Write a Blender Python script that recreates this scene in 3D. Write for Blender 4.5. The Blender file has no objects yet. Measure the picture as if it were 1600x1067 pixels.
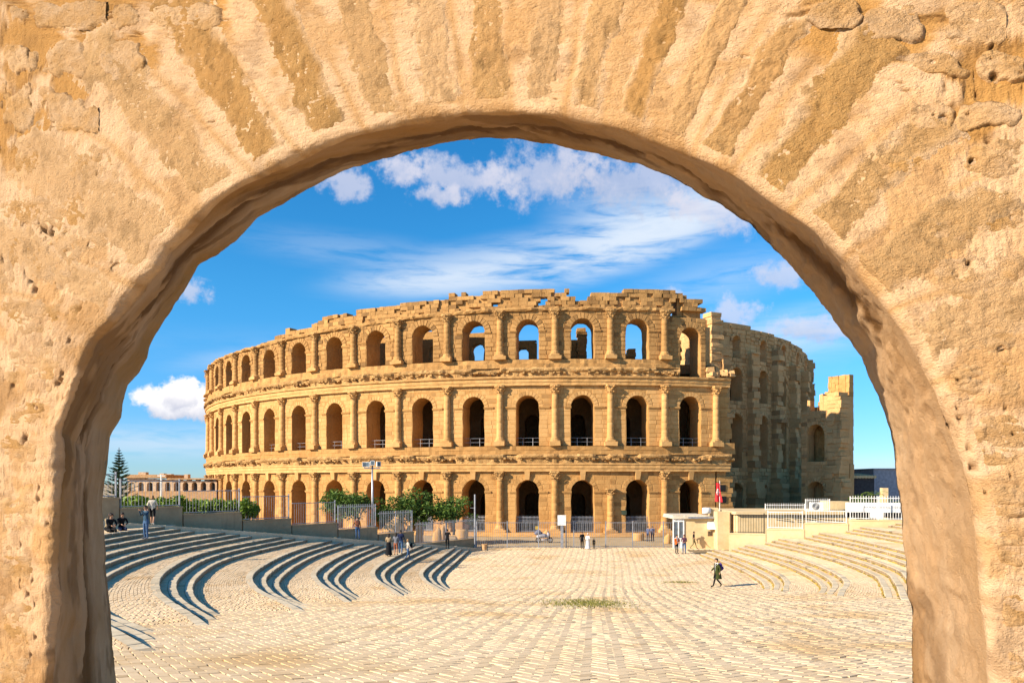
import bpy, math, random
import numpy as np
from mathutils import Vector, Matrix

random.seed(7)
rng = np.random.default_rng(7)
SC = bpy.context.scene
COL = SC.collection
R = math.radians

# ------------------------------------------------------------------ camera, world, sun, exposure
F, CX, HY, EYE = 1165.0, 800.0, 756.0, 6.2      # focal length and horizon of the photograph, eye height
cam_d = bpy.data.cameras.new('camera')
cam = bpy.data.objects.new('camera', cam_d)
COL.objects.link(cam)
cam.location = (0, 0, EYE)
cam.rotation_euler = (R(90), 0, 0)
cam_d.sensor_width = 36.0
cam_d.lens = 36.0 * F / 1600.0
cam_d.shift_y = (HY - 533.5) / 1600.0
cam_d.clip_start = 0.05
cam_d.clip_end = 20000
SC.camera = cam

SUN_EL, SUN_DIR2 = 26.0, (-0.89, -0.45)          # towards the sun: left of and behind the viewer
sun_d = bpy.data.lights.new('sun', 'SUN')
sun_d.energy = 5.0
sun_d.angle = R(0.55)
sun_d.color = (1.0, 0.86, 0.68)
sun = bpy.data.objects.new('sun', sun_d)
COL.objects.link(sun)
_v = Vector((SUN_DIR2[0], SUN_DIR2[1], 0)).normalized() * math.cos(R(SUN_EL)) + Vector((0, 0, math.sin(R(SUN_EL))))
sun.rotation_euler = _v.to_track_quat('Z', 'Y').to_euler()
sun.location = (-60, -40, 60)

SC.view_settings.view_transform = 'Standard'
SC.view_settings.look = 'None'
SC.view_settings.exposure = 1.0
SC.view_settings.gamma = 1.0
SC.view_settings.use_curve_mapping = False
SC.cycles.max_bounces = 6
SC.cycles.diffuse_bounces = 4


class NT:
    """small node-tree helper"""
    def __init__(s, tree):
        s.t = tree
        s.n = tree.nodes
        s.l = tree.links

    def node(s, typ, **kw):
        nd = s.n.new(typ)
        for k, v in kw.items():
            setattr(nd, k, v)
        return nd

    def put(s, sock, val):
        if hasattr(val, 'is_output'):
            s.l.new(val, sock)
        else:
            sock.default_value = val

    def math(s, op, a, b=0.0, c=None, clamp=False):
        nd = s.node('ShaderNodeMath', operation=op)
        nd.use_clamp = clamp
        s.put(nd.inputs[0], a)
        s.put(nd.inputs[1], b)
        if c is not None:
            s.put(nd.inputs[2], c)
        return nd.outputs[0]

    def mix(s, fac, a, b, blend='MIX'):
        nd = s.node('ShaderNodeMix', data_type='RGBA', blend_type=blend)
        s.put(nd.inputs[0], fac)
        s.put(nd.inputs[6], a if hasattr(a, 'is_output') else (*a[:3], 1))
        s.put(nd.inputs[7], b if hasattr(b, 'is_output') else (*b[:3], 1))
        return nd.outputs[2]

    def noise(s, vec, scale, detail=4, rough=0.55, dist=0.0):
        nd = s.node('ShaderNodeTexNoise')
        s.put(nd.inputs['Vector'], vec)
        nd.inputs['Scale'].default_value = scale
        nd.inputs['Detail'].default_value = detail
        nd.inputs['Roughness'].default_value = rough
        nd.inputs['Distortion'].default_value = dist
        return nd.outputs[0]

    def vor(s, vec, scale, feature='F1'):
        nd = s.node('ShaderNodeTexVoronoi', feature=feature)
        s.put(nd.inputs['Vector'], vec)
        nd.inputs['Scale'].default_value = scale
        return nd.outputs['Distance']

    def ramp(s, fac, lo, hi, a=0.0, b=1.0):
        nd = s.node('ShaderNodeMapRange', interpolation_type='SMOOTHSTEP')
        s.put(nd.inputs[0], fac)
        nd.inputs[1].default_value = lo
        nd.inputs[2].default_value = hi
        nd.inputs[3].default_value = a
        nd.inputs[4].default_value = b
        return nd.outputs[0]

    def vscale(s, vec, xyz):
        nd = s.node('ShaderNodeVectorMath', operation='MULTIPLY')
        s.put(nd.inputs[0], vec)
        nd.inputs[1].default_value = xyz
        return nd.outputs[0]

    def attr(s, name):
        nd = s.node('ShaderNodeAttribute', attribute_name=name)
        return nd.outputs['Fac']


def pix_dir(px, py):
    """azimuth and elevation (radians) of a photograph pixel"""
    return math.atan2(px - CX, F), math.atan2(HY - py, math.hypot(F, px - CX))


def make_world():
    w = bpy.data.worlds.new('World')
    SC.world = w
    w.use_nodes = True
    T = NT(w.node_tree)
    T.n.clear()
    out = T.node('ShaderNodeOutputWorld')
    bg = T.node('ShaderNodeBackground')
    T.l.new(bg.outputs[0], out.inputs[0])
    sky = T.node('ShaderNodeTexSky', sky_type='NISHITA')
    sky.sun_disc = False
    sky.sun_elevation = R(SUN_EL)
    sky.sun_rotation = math.atan2(SUN_DIR2[0], SUN_DIR2[1])
    sky.altitude = 50
    sky.air_density = 1.0
    sky.dust_density = 0.0
    sky.ozone_density = 3.0
    hs = T.node('ShaderNodeHueSaturation')
    hs.inputs['Saturation'].default_value = 1.14
    T.l.new(T.mix(1.0, sky.outputs[0], (.60, .96, 1.14), 'MULTIPLY'), hs.inputs['Color'])
    tc = T.node('ShaderNodeTexCoord')
    d = tc.outputs['Generated']
    sep = T.node('ShaderNodeSeparateXYZ')
    T.l.new(d, sep.inputs[0])
    x, y, z = sep.outputs
    base = T.mix(T.ramp(z, .26, .0), hs.outputs[0], T.mix(1.0, hs.outputs[0], (.74, .68, .92), 'MULTIPLY'))
    az = T.math('ARCTAN2', x, y)
    el = T.math('ARCSINE', z)
    n1 = T.noise(d, 9.0, 6, 0.6)
    n2 = T.noise(d, 26.0, 6, 0.62)
    n3 = T.noise(d, 70.0, 4, 0.6)
    cirr = T.noise(T.vscale(d, (5.0, 5.0, 34.0)), 2.2, 6, 0.62, 0.4)
    fb = T.math('ADD', T.math('MULTIPLY', n2, 0.62), T.math('MULTIPLY', n3, 0.38))

    def ell(px, py, rx, ry, ang=0.0):
        a, e = pix_dir(px, py)
        c, s_ = math.cos(R(ang)), math.sin(R(ang))
        da = T.math('SUBTRACT', az, a)
        de = T.math('SUBTRACT', el, e)
        u = T.math('ADD', T.math('MULTIPLY', da, c * F / rx), T.math('MULTIPLY', de, s_ * F / rx))
        v = T.math('ADD', T.math('MULTIPLY', da, -s_ * F / ry), T.math('MULTIPLY', de, c * F / ry))
        r = T.math('SQRT', T.math('ADD', T.math('MULTIPLY', u, u), T.math('MULTIPLY', v, v)))
        return r, v

    def cumulus(px, py, rx, ry, ang=0.0, amp=2.1, dens=1.0, soft=0.45):
        r, v = ell(px, py, rx, ry, ang)
        q = T.math('SUBTRACT', T.math('ADD', 0.62, T.math('MULTIPLY', T.math('SUBTRACT', fb, 0.5), amp)), T.math('MULTIPLY', r, 0.62))
        m = T.ramp(q, 0.0, soft, 0.0, dens)
        return m, v

    def streak(px, py, rx, ry, ang, dens):
        r, v = ell(px, py, rx, ry, ang)
        q = T.math('MULTIPLY', T.ramp(r, 1.0, 0.0), T.ramp(cirr, 0.22, 0.62))
        return T.math('MULTIPLY', q, dens)

    white = (4.9, 4.8, 5.4)
    grey = (2.7, 3.0, 4.0)
    col = base
    # thin cirrus and haze bands
    for a in ((840, 408, 400, 58, 8, .85), (1010, 362, 260, 60, 18, .95), (1090, 335, 150, 46, 26, .9), (690, 440, 210, 30, 4, .75), (1240, 520, 240, 52, 8, .62),
              (1120, 440, 220, 60, 10, .30), (560, 395, 260, 40, -3, .22), (250, 690, 260, 38, 0, .55), (1380, 735, 200, 30, 0, .5),
              (380, 560, 140, 22, 10, .30), (905, 560, 900, 60, 0, .18), (970, 335, 150, 60, 0, .6)):
        col = T.mix(streak(*a), col, (4.5, 5.1, 5.9))
    for (a, shade) in (((715, 280, 130, 34, -4), .30), ((850, 268, 130, 52, 6), .45), ((628, 268, 46, 28, 0), .2), ((985, 285, 150, 46, -12), .85), ((690, 304, 60, 18, 0), .5),
                       ((540, 283, 46, 30, 0), .25), ((296, 455, 34, 26, 0), .3), ((1146, 494, 50, 30, 0), .35), ((1048, 470, 36, 20, 0), .1),
                       ((1262, 515, 66, 24, -4), .9), ((1210, 432, 52, 24, 0), .5), ((1105, 330, 80, 30, -20), .3)):
        m, v = cumulus(*a, dens=.62)
        lit = T.ramp(T.math('ADD', v, T.math('MULTIPLY', T.math('SUBTRACT', n2, .5), 2.2)), -0.9, 0.5, shade, shade * .25)
        col = T.mix(m, col, T.mix(lit, white, grey))
    for a in ((270, 628, 54, 28, 0), (322, 630, 32, 30, 0), (283, 614, 30, 26, 0)):
        m, v = cumulus(*a, amp=1.25, dens=.97, soft=.2)
        lit = T.ramp(T.math('ADD', v, T.math('MULTIPLY', T.math('SUBTRACT', n2, .5), 1.6)), -0.95, 0.1, .8, 0.0)
        col = T.mix(m, col, T.mix(lit, (6.6, 6.4, 6.4), grey))
    # scattered small clouds over the rest of the sky
    away = T.ramp(y, 0.62, 0.40)
    m = T.math('MULTIPLY', T.math('MULTIPLY', T.ramp(n1, .56, .72), away), .7)
    col = T.mix(m, col, white)
    T.l.new(col, bg.inputs[0])
    bg.inputs[1].default_value = 0.085


make_world()

# ------------------------------------------------------------------ helpers


def gp(px, py, z=0.0):
    """the point at height z that the photograph shows at pixel px, py"""
    Y = F * (EYE - z) / (py - HY)
    return Vector(((px - CX) / F * Y, Y, z))


def at(px, py, Y):
    return Vector(((px - CX) / F * Y, Y, EYE - (py - HY) / F * Y))


def hash3(ix, iy, iz, seed):
    h = (ix.astype(np.int64) * 374761393 + iy.astype(np.int64) * 668265263 + iz.astype(np.int64) * 2147483647 + seed * 974711) & 0x7fffffff
    h = ((h ^ (h >> 13)) * 1274126177) & 0x7fffffff
    h = (h ^ (h >> 16)) & 0xffffff
    return h / float(0xffffff) * 2 - 1


def vnoise(P, seed=0):
    P = np.asarray(P, float)
    i = np.floor(P)
    f = P - i
    u = f * f * f * (f * (f * 6 - 15) + 10)
    i = i.astype(np.int64)
    r = 0
    for dx in (0, 1):
        for dy in (0, 1):
            for dz in (0, 1):
                w = (u[..., 0] if dx else 1 - u[..., 0]) * (u[..., 1] if dy else 1 - u[..., 1]) * (u[..., 2] if dz else 1 - u[..., 2])
                r = r + w * hash3(i[..., 0] + dx, i[..., 1] + dy, i[..., 2] + dz, seed)
    return r


def fbm(P, octaves=4, gain=0.5, seed=0):
    P = np.asarray(P, float)
    a, r = 1.0, 0
    for o in range(octaves):
        r = r + a * vnoise(P * (2.03 ** o) + 17.3 * o, seed + o)
        a *= gain
    return r


def sstep(a, b, x):
    t = np.clip((x - a) / (b - a), 0, 1)
    return t * t * (3 - 2 * t)


def link(o, parent=None):
    COL.objects.link(o)
    if parent is not None:
        o.parent = parent
    return o


def mesh_obj(name, verts, faces, mat, parent=None, smooth=False, tint=None, vattr=None, midx=None):
    me = bpy.data.meshes.new(name)
    verts = np.asarray(verts, dtype=np.float32).reshape(-1, 3)
    me.from_pydata(verts.tolist() if len(verts) < 4000 else verts, [], faces if not isinstance(faces, np.ndarray) else faces.tolist())
    for m in (mat if isinstance(mat, (list, tuple)) else [mat]):
        me.materials.append(m)
    if tint is not None:
        a = me.attributes.new('tint', 'FLOAT', 'FACE')
        a.data.foreach_set('value', np.asarray(tint, dtype=np.float32))
    if vattr:
        for k, v in vattr.items():
            a = me.attributes.new(k, 'FLOAT', 'POINT')
            a.data.foreach_set('value', np.asarray(v, dtype=np.float32))
    if midx is not None:
        me.polygons.foreach_set('material_index', np.asarray(midx, dtype=np.int32))
    if smooth:
        me.polygons.foreach_set('use_smooth', np.ones(len(me.polygons), dtype=bool))
    me.update()
    return link(bpy.data.objects.new(name, me), parent)


class MB:
    """collects shapes for ONE mesh"""
    def __init__(s):
        s.v, s.f, s.t, s.m = [], [], [], []

    def add(s, verts, faces, tint=0.5, m=0):
        o = len(s.v)
        s.v.extend([tuple(p) for p in verts])
        for f in faces:
            s.f.append(tuple(i + o for i in f))
            s.t.append(tint)
            s.m.append(m)

    def box(s, lo, hi, tint=0.5, m=0, rot=0.0, piv=None, jit=0.0):
        P = [(x, y, z) for z in (lo[2], hi[2]) for y in (lo[1], hi[1]) for x in (lo[0], hi[0])]
        if jit:
            P = [tuple(c + random.uniform(-jit, jit) for c in p) for p in P]
        if rot:
            px, py = piv if piv else ((lo[0] + hi[0]) / 2, (lo[1] + hi[1]) / 2)
            c, n = math.cos(rot), math.sin(rot)
            P = [(px + (p[0] - px) * c - (p[1] - py) * n, py + (p[0] - px) * n + (p[1] - py) * c, p[2]) for p in P]
        s.add(P, [(0, 2, 3, 1), (4, 5, 7, 6), (0, 1, 5, 4), (2, 6, 7, 3), (0, 4, 6, 2), (1, 3, 7, 5)], tint, m)

    def bar(s, a, b, w, h=None, tint=0.5, m=0, n=4, up=(0, 0, 1), w2=None):
        """prism of n sides from a to b"""
        a, b = Vector(a), Vector(b)
        d = (b - a)
        if d.length < 1e-6:
            return
        d.normalize()
        u = Vector(up)
        if abs(d.dot(u)) > .95:
            u = Vector((0, 1, 0)) if abs(d.y) < .9 else Vector((1, 0, 0))
        x = d.cross(u).normalized()
        y = x.cross(d).normalized()
        h = w if h is None else h
        k = 1.0 if w2 is None else w2 / w
        P = []
        for (c, sc) in ((a, 1.0), (b, k)):
            for i in range(n):
                t = 2 * math.pi * (i + .5) / n
                q = 1 / math.cos(math.pi / n) if n == 4 else 1.0
                P.append(c + (x * math.cos(t) * w + y * math.sin(t) * h) * .5 * q * sc)
        fs = [(i, (i + 1) % n, n + (i + 1) % n, n + i) for i in range(n)] + [tuple(reversed(range(n))), tuple(range(n, 2 * n))]
        s.add(P, fs, tint, m)

    def tube(s, pts, rads, n=8, tint=0.5, m=0, cap=True):
        rings = []
        pts = [Vector(p) for p in pts]
        o = len(s.v)
        px = None
        for i, p in enumerate(pts):
            d = (pts[min(i + 1, len(pts) - 1)] - pts[max(i - 1, 0)]).normalized()
            if px is None:
                u = Vector((0, 0, 1)) if abs(d.z) < .9 else Vector((1, 0, 0))
                px = d.cross(u).normalized()
            else:
                px = (px - d * px.dot(d)).normalized()
            py = d.cross(px)
            for k in range(n):
                t = 2 * math.pi * k / n
                s.v.append(tuple(p + (px * math.cos(t) + py * math.sin(t)) * rads[i]))
        for i in range(len(pts) - 1):
            for k in range(n):
                s.f.append((o + i * n + k, o + i * n + (k + 1) % n, o + (i + 1) * n + (k + 1) % n, o + (i + 1) * n + k))
                s.t.append(tint)
                s.m.append(m)
        if cap:
            s.f.append(tuple(o + k for k in reversed(range(n))))
            s.f.append(tuple(o + (len(pts) - 1) * n + k for k in range(n)))
            s.t += [tint, tint]
            s.m += [m, m]

    def build(s, name, mat, parent=None, smooth=False):
        mi = s.m if isinstance(mat, (list, tuple)) else None
        return mesh_obj(name, s.v, s.f, mat, parent, smooth, tint=s.t, midx=mi)


def tag(o, label=None, cat=None, group=None, kind=None):
    if label:
        o['label'] = label
    if cat:
        o['category'] = cat
    if group:
        o['group'] = group
    if kind:
        o['kind'] = kind
    return o


def thing(name, label, cat, loc=(0, 0, 0), rz=0.0, group=None):
    o = bpy.data.objects.new(name, None)
    o.empty_display_size = .3
    COL.objects.link(o)
    o.location = loc
    o.rotation_euler = (0, 0, rz)
    return tag(o, label, cat, group)


def copy_tree(o, parent=None):
    c = o.copy()
    COL.objects.link(c)
    c.parent = parent
    for ch in list(o.children):
        copy_tree(ch, c)
    return c


# ------------------------------------------------------------------ materials
def principled(name, rough=0.85, spec=0.2):
    m = bpy.data.materials.new(name)
    m.use_nodes = True
    T = NT(m.node_tree)
    b = T.n['Principled BSDF']
    b.inputs['Roughness'].default_value = rough
    b.inputs['Specular IOR Level'].default_value = spec
    return m, T, b


def bump(T, b, h, strength, dist):
    nd = T.node('ShaderNodeBump')
    nd.inputs['Strength'].default_value = strength
    nd.inputs['Distance'].default_value = dist
    T.put(nd.inputs['Height'], h)
    T.l.new(nd.outputs[0], b.inputs['Normal'])


def plain(name, col, rough=.7, spec=.25, metal=0.0, var=.12, scale=3.0):
    m, T, b = principled(name, rough, spec)
    g = T.node('ShaderNodeNewGeometry').outputs['Position']
    n = T.noise(g, scale, 5, .6)
    c2 = tuple(c * (1 - var * 2.2) for c in col)
    c3 = tuple(min(1, c * (1 + var)) for c in col)
    T.l.new(T.mix(T.ramp(n, .3, .7), c2, c3), b.inputs['Base Color'])
    b.inputs['Metallic'].default_value = metal
    return m


def stone(name, light, mid, dark, scale=1.0, bump_d=.03, bump_s=.6, tint_amt=.35, stain=None, streak=0.0, fine=22.0, obj_var=0.0, grit=0.0, dirt=0.0):
    """weathered limestone: light / mid mottling, dark pits, per-block tint"""
    m, T, b = principled(name, .92, .1)
    g = T.node('ShaderNodeNewGeometry').outputs['Position']
    n1 = T.noise(g, .35 * scale, 5, .6)
    n2 = T.noise(g, 2.6 * scale, 6, .65)
    n3 = T.noise(g, fine * scale, 5, .7)
    pits = T.noise(g, 7.0 * scale, 6, .75)
    f = T.math('ADD', T.math('MULTIPLY', n1, .55), T.math('MULTIPLY', n2, .45))
    c = T.mix(T.ramp(f, .38, .62), mid, light)
    if tint_amt:
        t = T.attr('tint')
        c = T.mix(T.math('MULTIPLY', T.ramp(t, .55, 1.0), tint_amt), c, tuple(min(1, v * 1.28) for v in light))
        c = T.mix(T.math('MULTIPLY', T.ramp(t, .45, .0), tint_amt * 1.25), c, dark)
    c = T.mix(T.ramp(pits, .60, .74, 0, .55), c, dark)
    if streak:
        gs = T.vscale(g, (1.6, 1.6, .16))
        sn = T.noise(gs, 1.0, 6, .7)
        c = T.mix(T.ramp(sn, .54, .72, 0, streak), c, tuple(v * .42 for v in dark))
    c = T.mix(T.math('MULTIPLY', T.math('SUBTRACT', n3, .5), .5, clamp=True), c, light)
    if dirt:
        dn = T.noise(g, .22, 5, .62)
        c = T.mix(T.ramp(dn, .50, .68, 0, dirt), c, tuple(v * k for v, k in zip(mid, (.86, .74, .56))))
        dn2 = T.noise(g, .9, 5, .7)
        c = T.mix(T.ramp(dn2, .60, .74, 0, dirt * .6), c, dark)
    if obj_var:
        oi = T.node('ShaderNodeObjectInfo').outputs['Random']
        c = T.mix(T.math('MULTIPLY', oi, obj_var), c, dark)
    if stain:
        c = T.mix(T.attr('ochre'), c, stain[0])
        c = T.mix(T.attr('brown'), c, stain[1])
    T.l.new(c, b.inputs['Base Color'])
    h = T.math('ADD', T.math('MULTIPLY', n2, .6), T.math('ADD', T.math('MULTIPLY', n3, .25), T.math('MULTIPLY', T.ramp(pits, .55, .75), -.5)))
    if grit:
        # crumbly wrinkles: ridged noise, wider than tall, at two sizes
        ga = T.vscale(g, (1.0, 1.0, 1.9))
        r1 = T.math('ABSOLUTE', T.math('SUBTRACT', T.noise(ga, 30.0, 5, .66, .15), .5))
        r2 = T.math('ABSOLUTE', T.math('SUBTRACT', T.noise(ga, 85.0, 3, .7, .1), .5))
        w = T.ramp(n1, .25, .6, .35, 1.0)
        h = T.math('ADD', T.math('MULTIPLY', h, .8), T.math('MULTIPLY', T.math('ADD', T.math('MULTIPLY', r1, -2.2), T.math('MULTIPLY', r2, -1.5)), T.math('MULTIPLY', w, grit)))
    bump(T, b, h, bump_s, bump_d)
    return m


M = {}
M['facade'] = stone('facade_stone', (.55, .315, .114), (.435, .228, .074), (.20, .10, .034), 1.0, .10, .55, .5, streak=.42, obj_var=.30)
M['facade_top'] = stone('facade_stone_weathered', (.50, .285, .104), (.37, .20, .069), (.13, .073, .032), 1.0, .12, .65, .6, streak=.6, obj_var=.25)
M['facade_pale'] = stone('facade_stone_pale', (.59, .35, .138), (.48, .27, .096), (.24, .126, .045), 1.0, .08, .5, .45, streak=.3, obj_var=.22)
M['rubble'] = stone('rubble_masonry', (.66, .40, .175), (.56, .33, .135), (.28, .16, .07), 1.3, .2, .8, .6, streak=.4)
M['inner'] = stone('shade_dark_inner_stone', (.22, .14, .07), (.16, .10, .048), (.08, .05, .026), 1.3, .2, .8, .5)  # gallery stone darkened evenly; its colour stands in for the shade inside
M['cornice'] = stone('eroded_cornice', (.52, .315, .125), (.38, .215, .08), (.12, .066, .03), 1.4, .2, .9, .7)
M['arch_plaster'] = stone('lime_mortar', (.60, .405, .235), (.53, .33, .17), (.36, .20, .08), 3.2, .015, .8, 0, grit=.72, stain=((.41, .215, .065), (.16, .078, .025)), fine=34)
M['arch_stone'] = stone('golden_voussoir', (.44, .255, .092), (.37, .20, .066), (.23, .12, .038), 4.4, .015, .9, 0, grit=.72, stain=((.57, .38, .215), (.15, .085, .028)), fine=34, obj_var=.22)
M['arch_pale'] = stone('pale_fieldstone', (.56, .375, .215), (.49, .31, .155), (.32, .175, .065), 5.6, .016, .9, 0, grit=.8, stain=((.43, .24, .085), (.15, .075, .024)), fine=26, obj_var=.15)
M['paver'] = stone('limestone_paver', (.72, .55, .345), (.64, .475, .28), (.45, .31, .165), 1.6, .010, .5, .6, dirt=.8)
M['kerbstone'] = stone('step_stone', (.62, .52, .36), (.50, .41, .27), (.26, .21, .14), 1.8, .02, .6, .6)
M['riser'] = stone('stained_shade_riser', (.30, .22, .135), (.23, .165, .10), (.13, .09, .05), 2.2, .02, .6, .6)  # riser stain taken darker so the colour carries part of the steps' shade
M['bed'] = stone('paver_bedding', (.27, .20, .115), (.21, .155, .085), (.12, .085, .05), 2.0, .02, .6, 0)
M['earth'] = stone('dry_earth', (.46, .35, .21), (.36, .27, .155), (.20, .155, .08), .25, .05, .4, 0)
M['render_wall'] = stone('cement_wall', (.40, .295, .175), (.33, .235, .135), (.19, .13, .07), 1.2, .015, .5, .3, streak=.3)
M['cream_wall'] = stone('cream_wall', (.68, .52, .29), (.58, .43, .225), (.42, .28, .13), 1.2, .015, .5, .3)
M['white'] = plain('white_paint', (.80, .79, .74), .6)
M['fence'] = plain('grey_fence_paint', (.30, .31, .33), .5, .4, .3)
M['fence_white'] = plain('white_fence_paint', (.76, .75, .71), .5)
M['iron'] = plain('dark_iron', (.035, .033, .035), .55, .4, .5)
M['steel'] = plain('galvanised_steel', (.42, .43, .45), .45, .5, .7)
M['dark'] = plain('dark_opening', (.02, .018, .016), .9)
M['glass'] = plain('window_glass', (.10, .13, .16), .12, .6)
M['red'] = plain('red_cloth', (.62, .025, .03), .8)
M['terracotta'] = plain('terracotta_wall', (.46, .28, .14), .9, .1)
M['pinkwall'] = plain('pale_arcade_wall', (.56, .40, .26), .9, .1)
M['greywall'] = plain('grey_wall', (.38, .37, .40), .9, .1)
M['bark'] = plain('tree_bark', (.12, .085, .055), .95, .1, 0, .3, 8)
M['blue_shade'] = plain('blue_cover', (.10, .30, .60), .7)


def leafmat(name, a, bcol, c):
    m, T, b = principled(name, .6, .25)
    t = T.attr('tint')
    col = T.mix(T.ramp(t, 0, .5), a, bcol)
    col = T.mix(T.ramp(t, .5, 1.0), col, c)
    T.l.new(col, b.inputs['Base Color'])
    b.inputs['Subsurface Weight'].default_value = 0.0
    tr = T.node('ShaderNodeBsdfTranslucent')
    T.l.new(col, tr.inputs[0])
    mx = T.node('ShaderNodeMixShader')
    mx.inputs[0].default_value = .25
    T.l.new(b.outputs[0], mx.inputs[1])
    T.l.new(tr.outputs[0], mx.inputs[2])
    T.l.new(mx.outputs[0], T.n['Material Output'].inputs[0])
    return m


M['leaf'] = leafmat('citrus_leaf', (.03, .065, .012), (.075, .14, .022), (.17, .25, .04))
M['leaf_hedge'] = leafmat('hedge_leaf', (.05, .10, .012), (.13, .21, .02), (.26, .36, .045))
M['leaf_pine'] = leafmat('pine_needle', (.02, .045, .02), (.035, .075, .03), (.07, .11, .045))
M['weed'] = leafmat('weed_leaf', (.10, .11, .02), (.22, .21, .04), (.34, .31, .08))

M['moss'] = stone('dry_yellow_moss', (.42, .29, .06), (.32, .22, .045), (.16, .12, .03), 4.0, .02, .7, .6)

# ------------------------------------------------------------------ the stone archway the view is framed by
ALPHA, WALL_Y, WALL_T = R(24), 2.3, 1.5
KS = 3.3 / WALL_Y          # relief was drawn for a wall 3.3 m away
WN = Vector((-math.sin(ALPHA), -math.cos(ALPHA), 0))


def wall_pt(px, py, off=0.0):
    """arrays of pixels -> points on the plane parallel to the wall's front, off metres behind it"""
    rx = (np.asarray(px, float) - CX) / F
    rz = (HY - np.asarray(py, float)) / F
    t = (WALL_Y * math.cos(ALPHA) + off) / (math.sin(ALPHA) * rx + math.cos(ALPHA))
    return np.stack([rx * t, t, EYE + rz * t], -1)


FRONT = [(62, 1460), (66, 1200), (70, 1067), (74, 960), (78, 860), (80, 760), (84, 674), (98, 636), (111, 606), (125, 566), (140, 529), (169, 500), (189, 468), (212, 441), (240, 414), (252, 388),
         (287, 358), (321, 321), (371, 287), (405, 270), (456, 243), (506, 223), (540, 211), (597, 196), (665, 180.6), (732, 174), (807, 172), (867, 177), (915, 186),
         (962, 196), (1019, 214), (1070, 233), (1110, 253), (1154, 275), (1195, 304), (1229, 327), (1276, 360), (1303, 384), (1330, 410), (1357, 443), (1384, 476),
         (1418, 525), (1441, 564), (1462, 604), (1478, 648), (1495, 690), (1509, 726), (1522, 776), (1531, 842), (1533, 910), (1539, 963), (1544, 1011), (1549, 1067), (1556, 1200), (1566, 1460)]
BACK = [(196, 1460), (187, 1200), (181.6, 1067), (177, 1011), (174, 960), (168, 909), (165.5, 882), (166, 862), (162, 818), (160, 790), (162, 765), (167, 741), (170, 709), (172, 682), (179, 669),
        (190, 652), (192, 630), (199, 603), (216, 583), (229.5, 559), (233, 542), (243, 522), (256.5, 502), (273, 475), (290, 451), (310.5, 414), (337, 400.6), (364.5, 380), (388, 357),
        (401.6, 341), (449, 314), (486, 293.6), (538, 267), (594, 250), (648, 233), (682, 226), (729, 217.7), (766, 216), (807, 217), (867.5, 226), (935, 241), (1002.5, 260), (1046, 277),
        (1094, 307), (1127.5, 322), (1151, 341), (1172, 355), (1195, 377), (1232, 411), (1262.5, 448), (1289.5, 478), (1313, 515), (1347, 559), (1353.6, 583), (1370.5, 620), (1384, 654),
        (1390, 690), (1394, 707), (1399, 734), (1404, 774.5), (1407.6, 808), (1411, 852), (1416, 876), (1416, 909.5), (1419.5, 936.5), (1426, 957), (1424.5, 1011), (1426, 1067), (1424, 1200), (1420, 1460)]


def resample(pts, s):
    p = np.array(pts, float)
    d = np.r_[0, np.cumsum(np.hypot(*np.diff(p, axis=0).T))]
    d /= d[-1]
    return np.stack([np.interp(s, d, p[:, 0]), np.interp(s, d, p[:, 1])], -1)


def px_height(a, z):
    """relief of the wall's face, metres, from its own plane coordinates"""
    P = np.stack([a, z, np.zeros_like(a)], -1)
    h = .007 * fbm(P * 1.6, 2, .5, 3) + .0026 * fbm(P * np.array([8., 12., 1]), 3, .6, 9)
    h = h - .0046 * np.abs(fbm(P * np.array([15., 26., 1]), 3, .62, 21)) - .0034 * np.abs(fbm(P * np.array([42., 64., 1]), 2, .7, 25))
    return h




def edge_px(px, py, Fp):
    """signed distance in pixels from the opening's edge: positive on the wall"""
    t = np.gradient(Fp, axis=0)
    nx, ny = t[:, 1], -t[:, 0]
    sgn = np.sign((Fp[:, 0] - 800) * nx + (Fp[:, 1] - 800) * ny)
    L = np.hypot(nx, ny)
    nx, ny = nx / L * sgn, ny / L * sgn
    X, Y = np.ravel(px), np.ravel(py)
    D = (X[:, None] - Fp[None, :, 0]) ** 2 + (Y[:, None] - Fp[None, :, 1]) ** 2
    j = D.argmin(1)
    return ((X - Fp[j, 0]) * nx[j] + (Y - Fp[j, 1]) * ny[j]).reshape(np.shape(px))




def wall_coords(P3):
    ax = np.array([math.cos(ALPHA), -math.sin(ALPHA)])
    return (P3[..., 0] * ax[0] + P3[..., 1] * ax[1]) * KS, (P3[..., 2] - EYE) * KS + EYE


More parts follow.
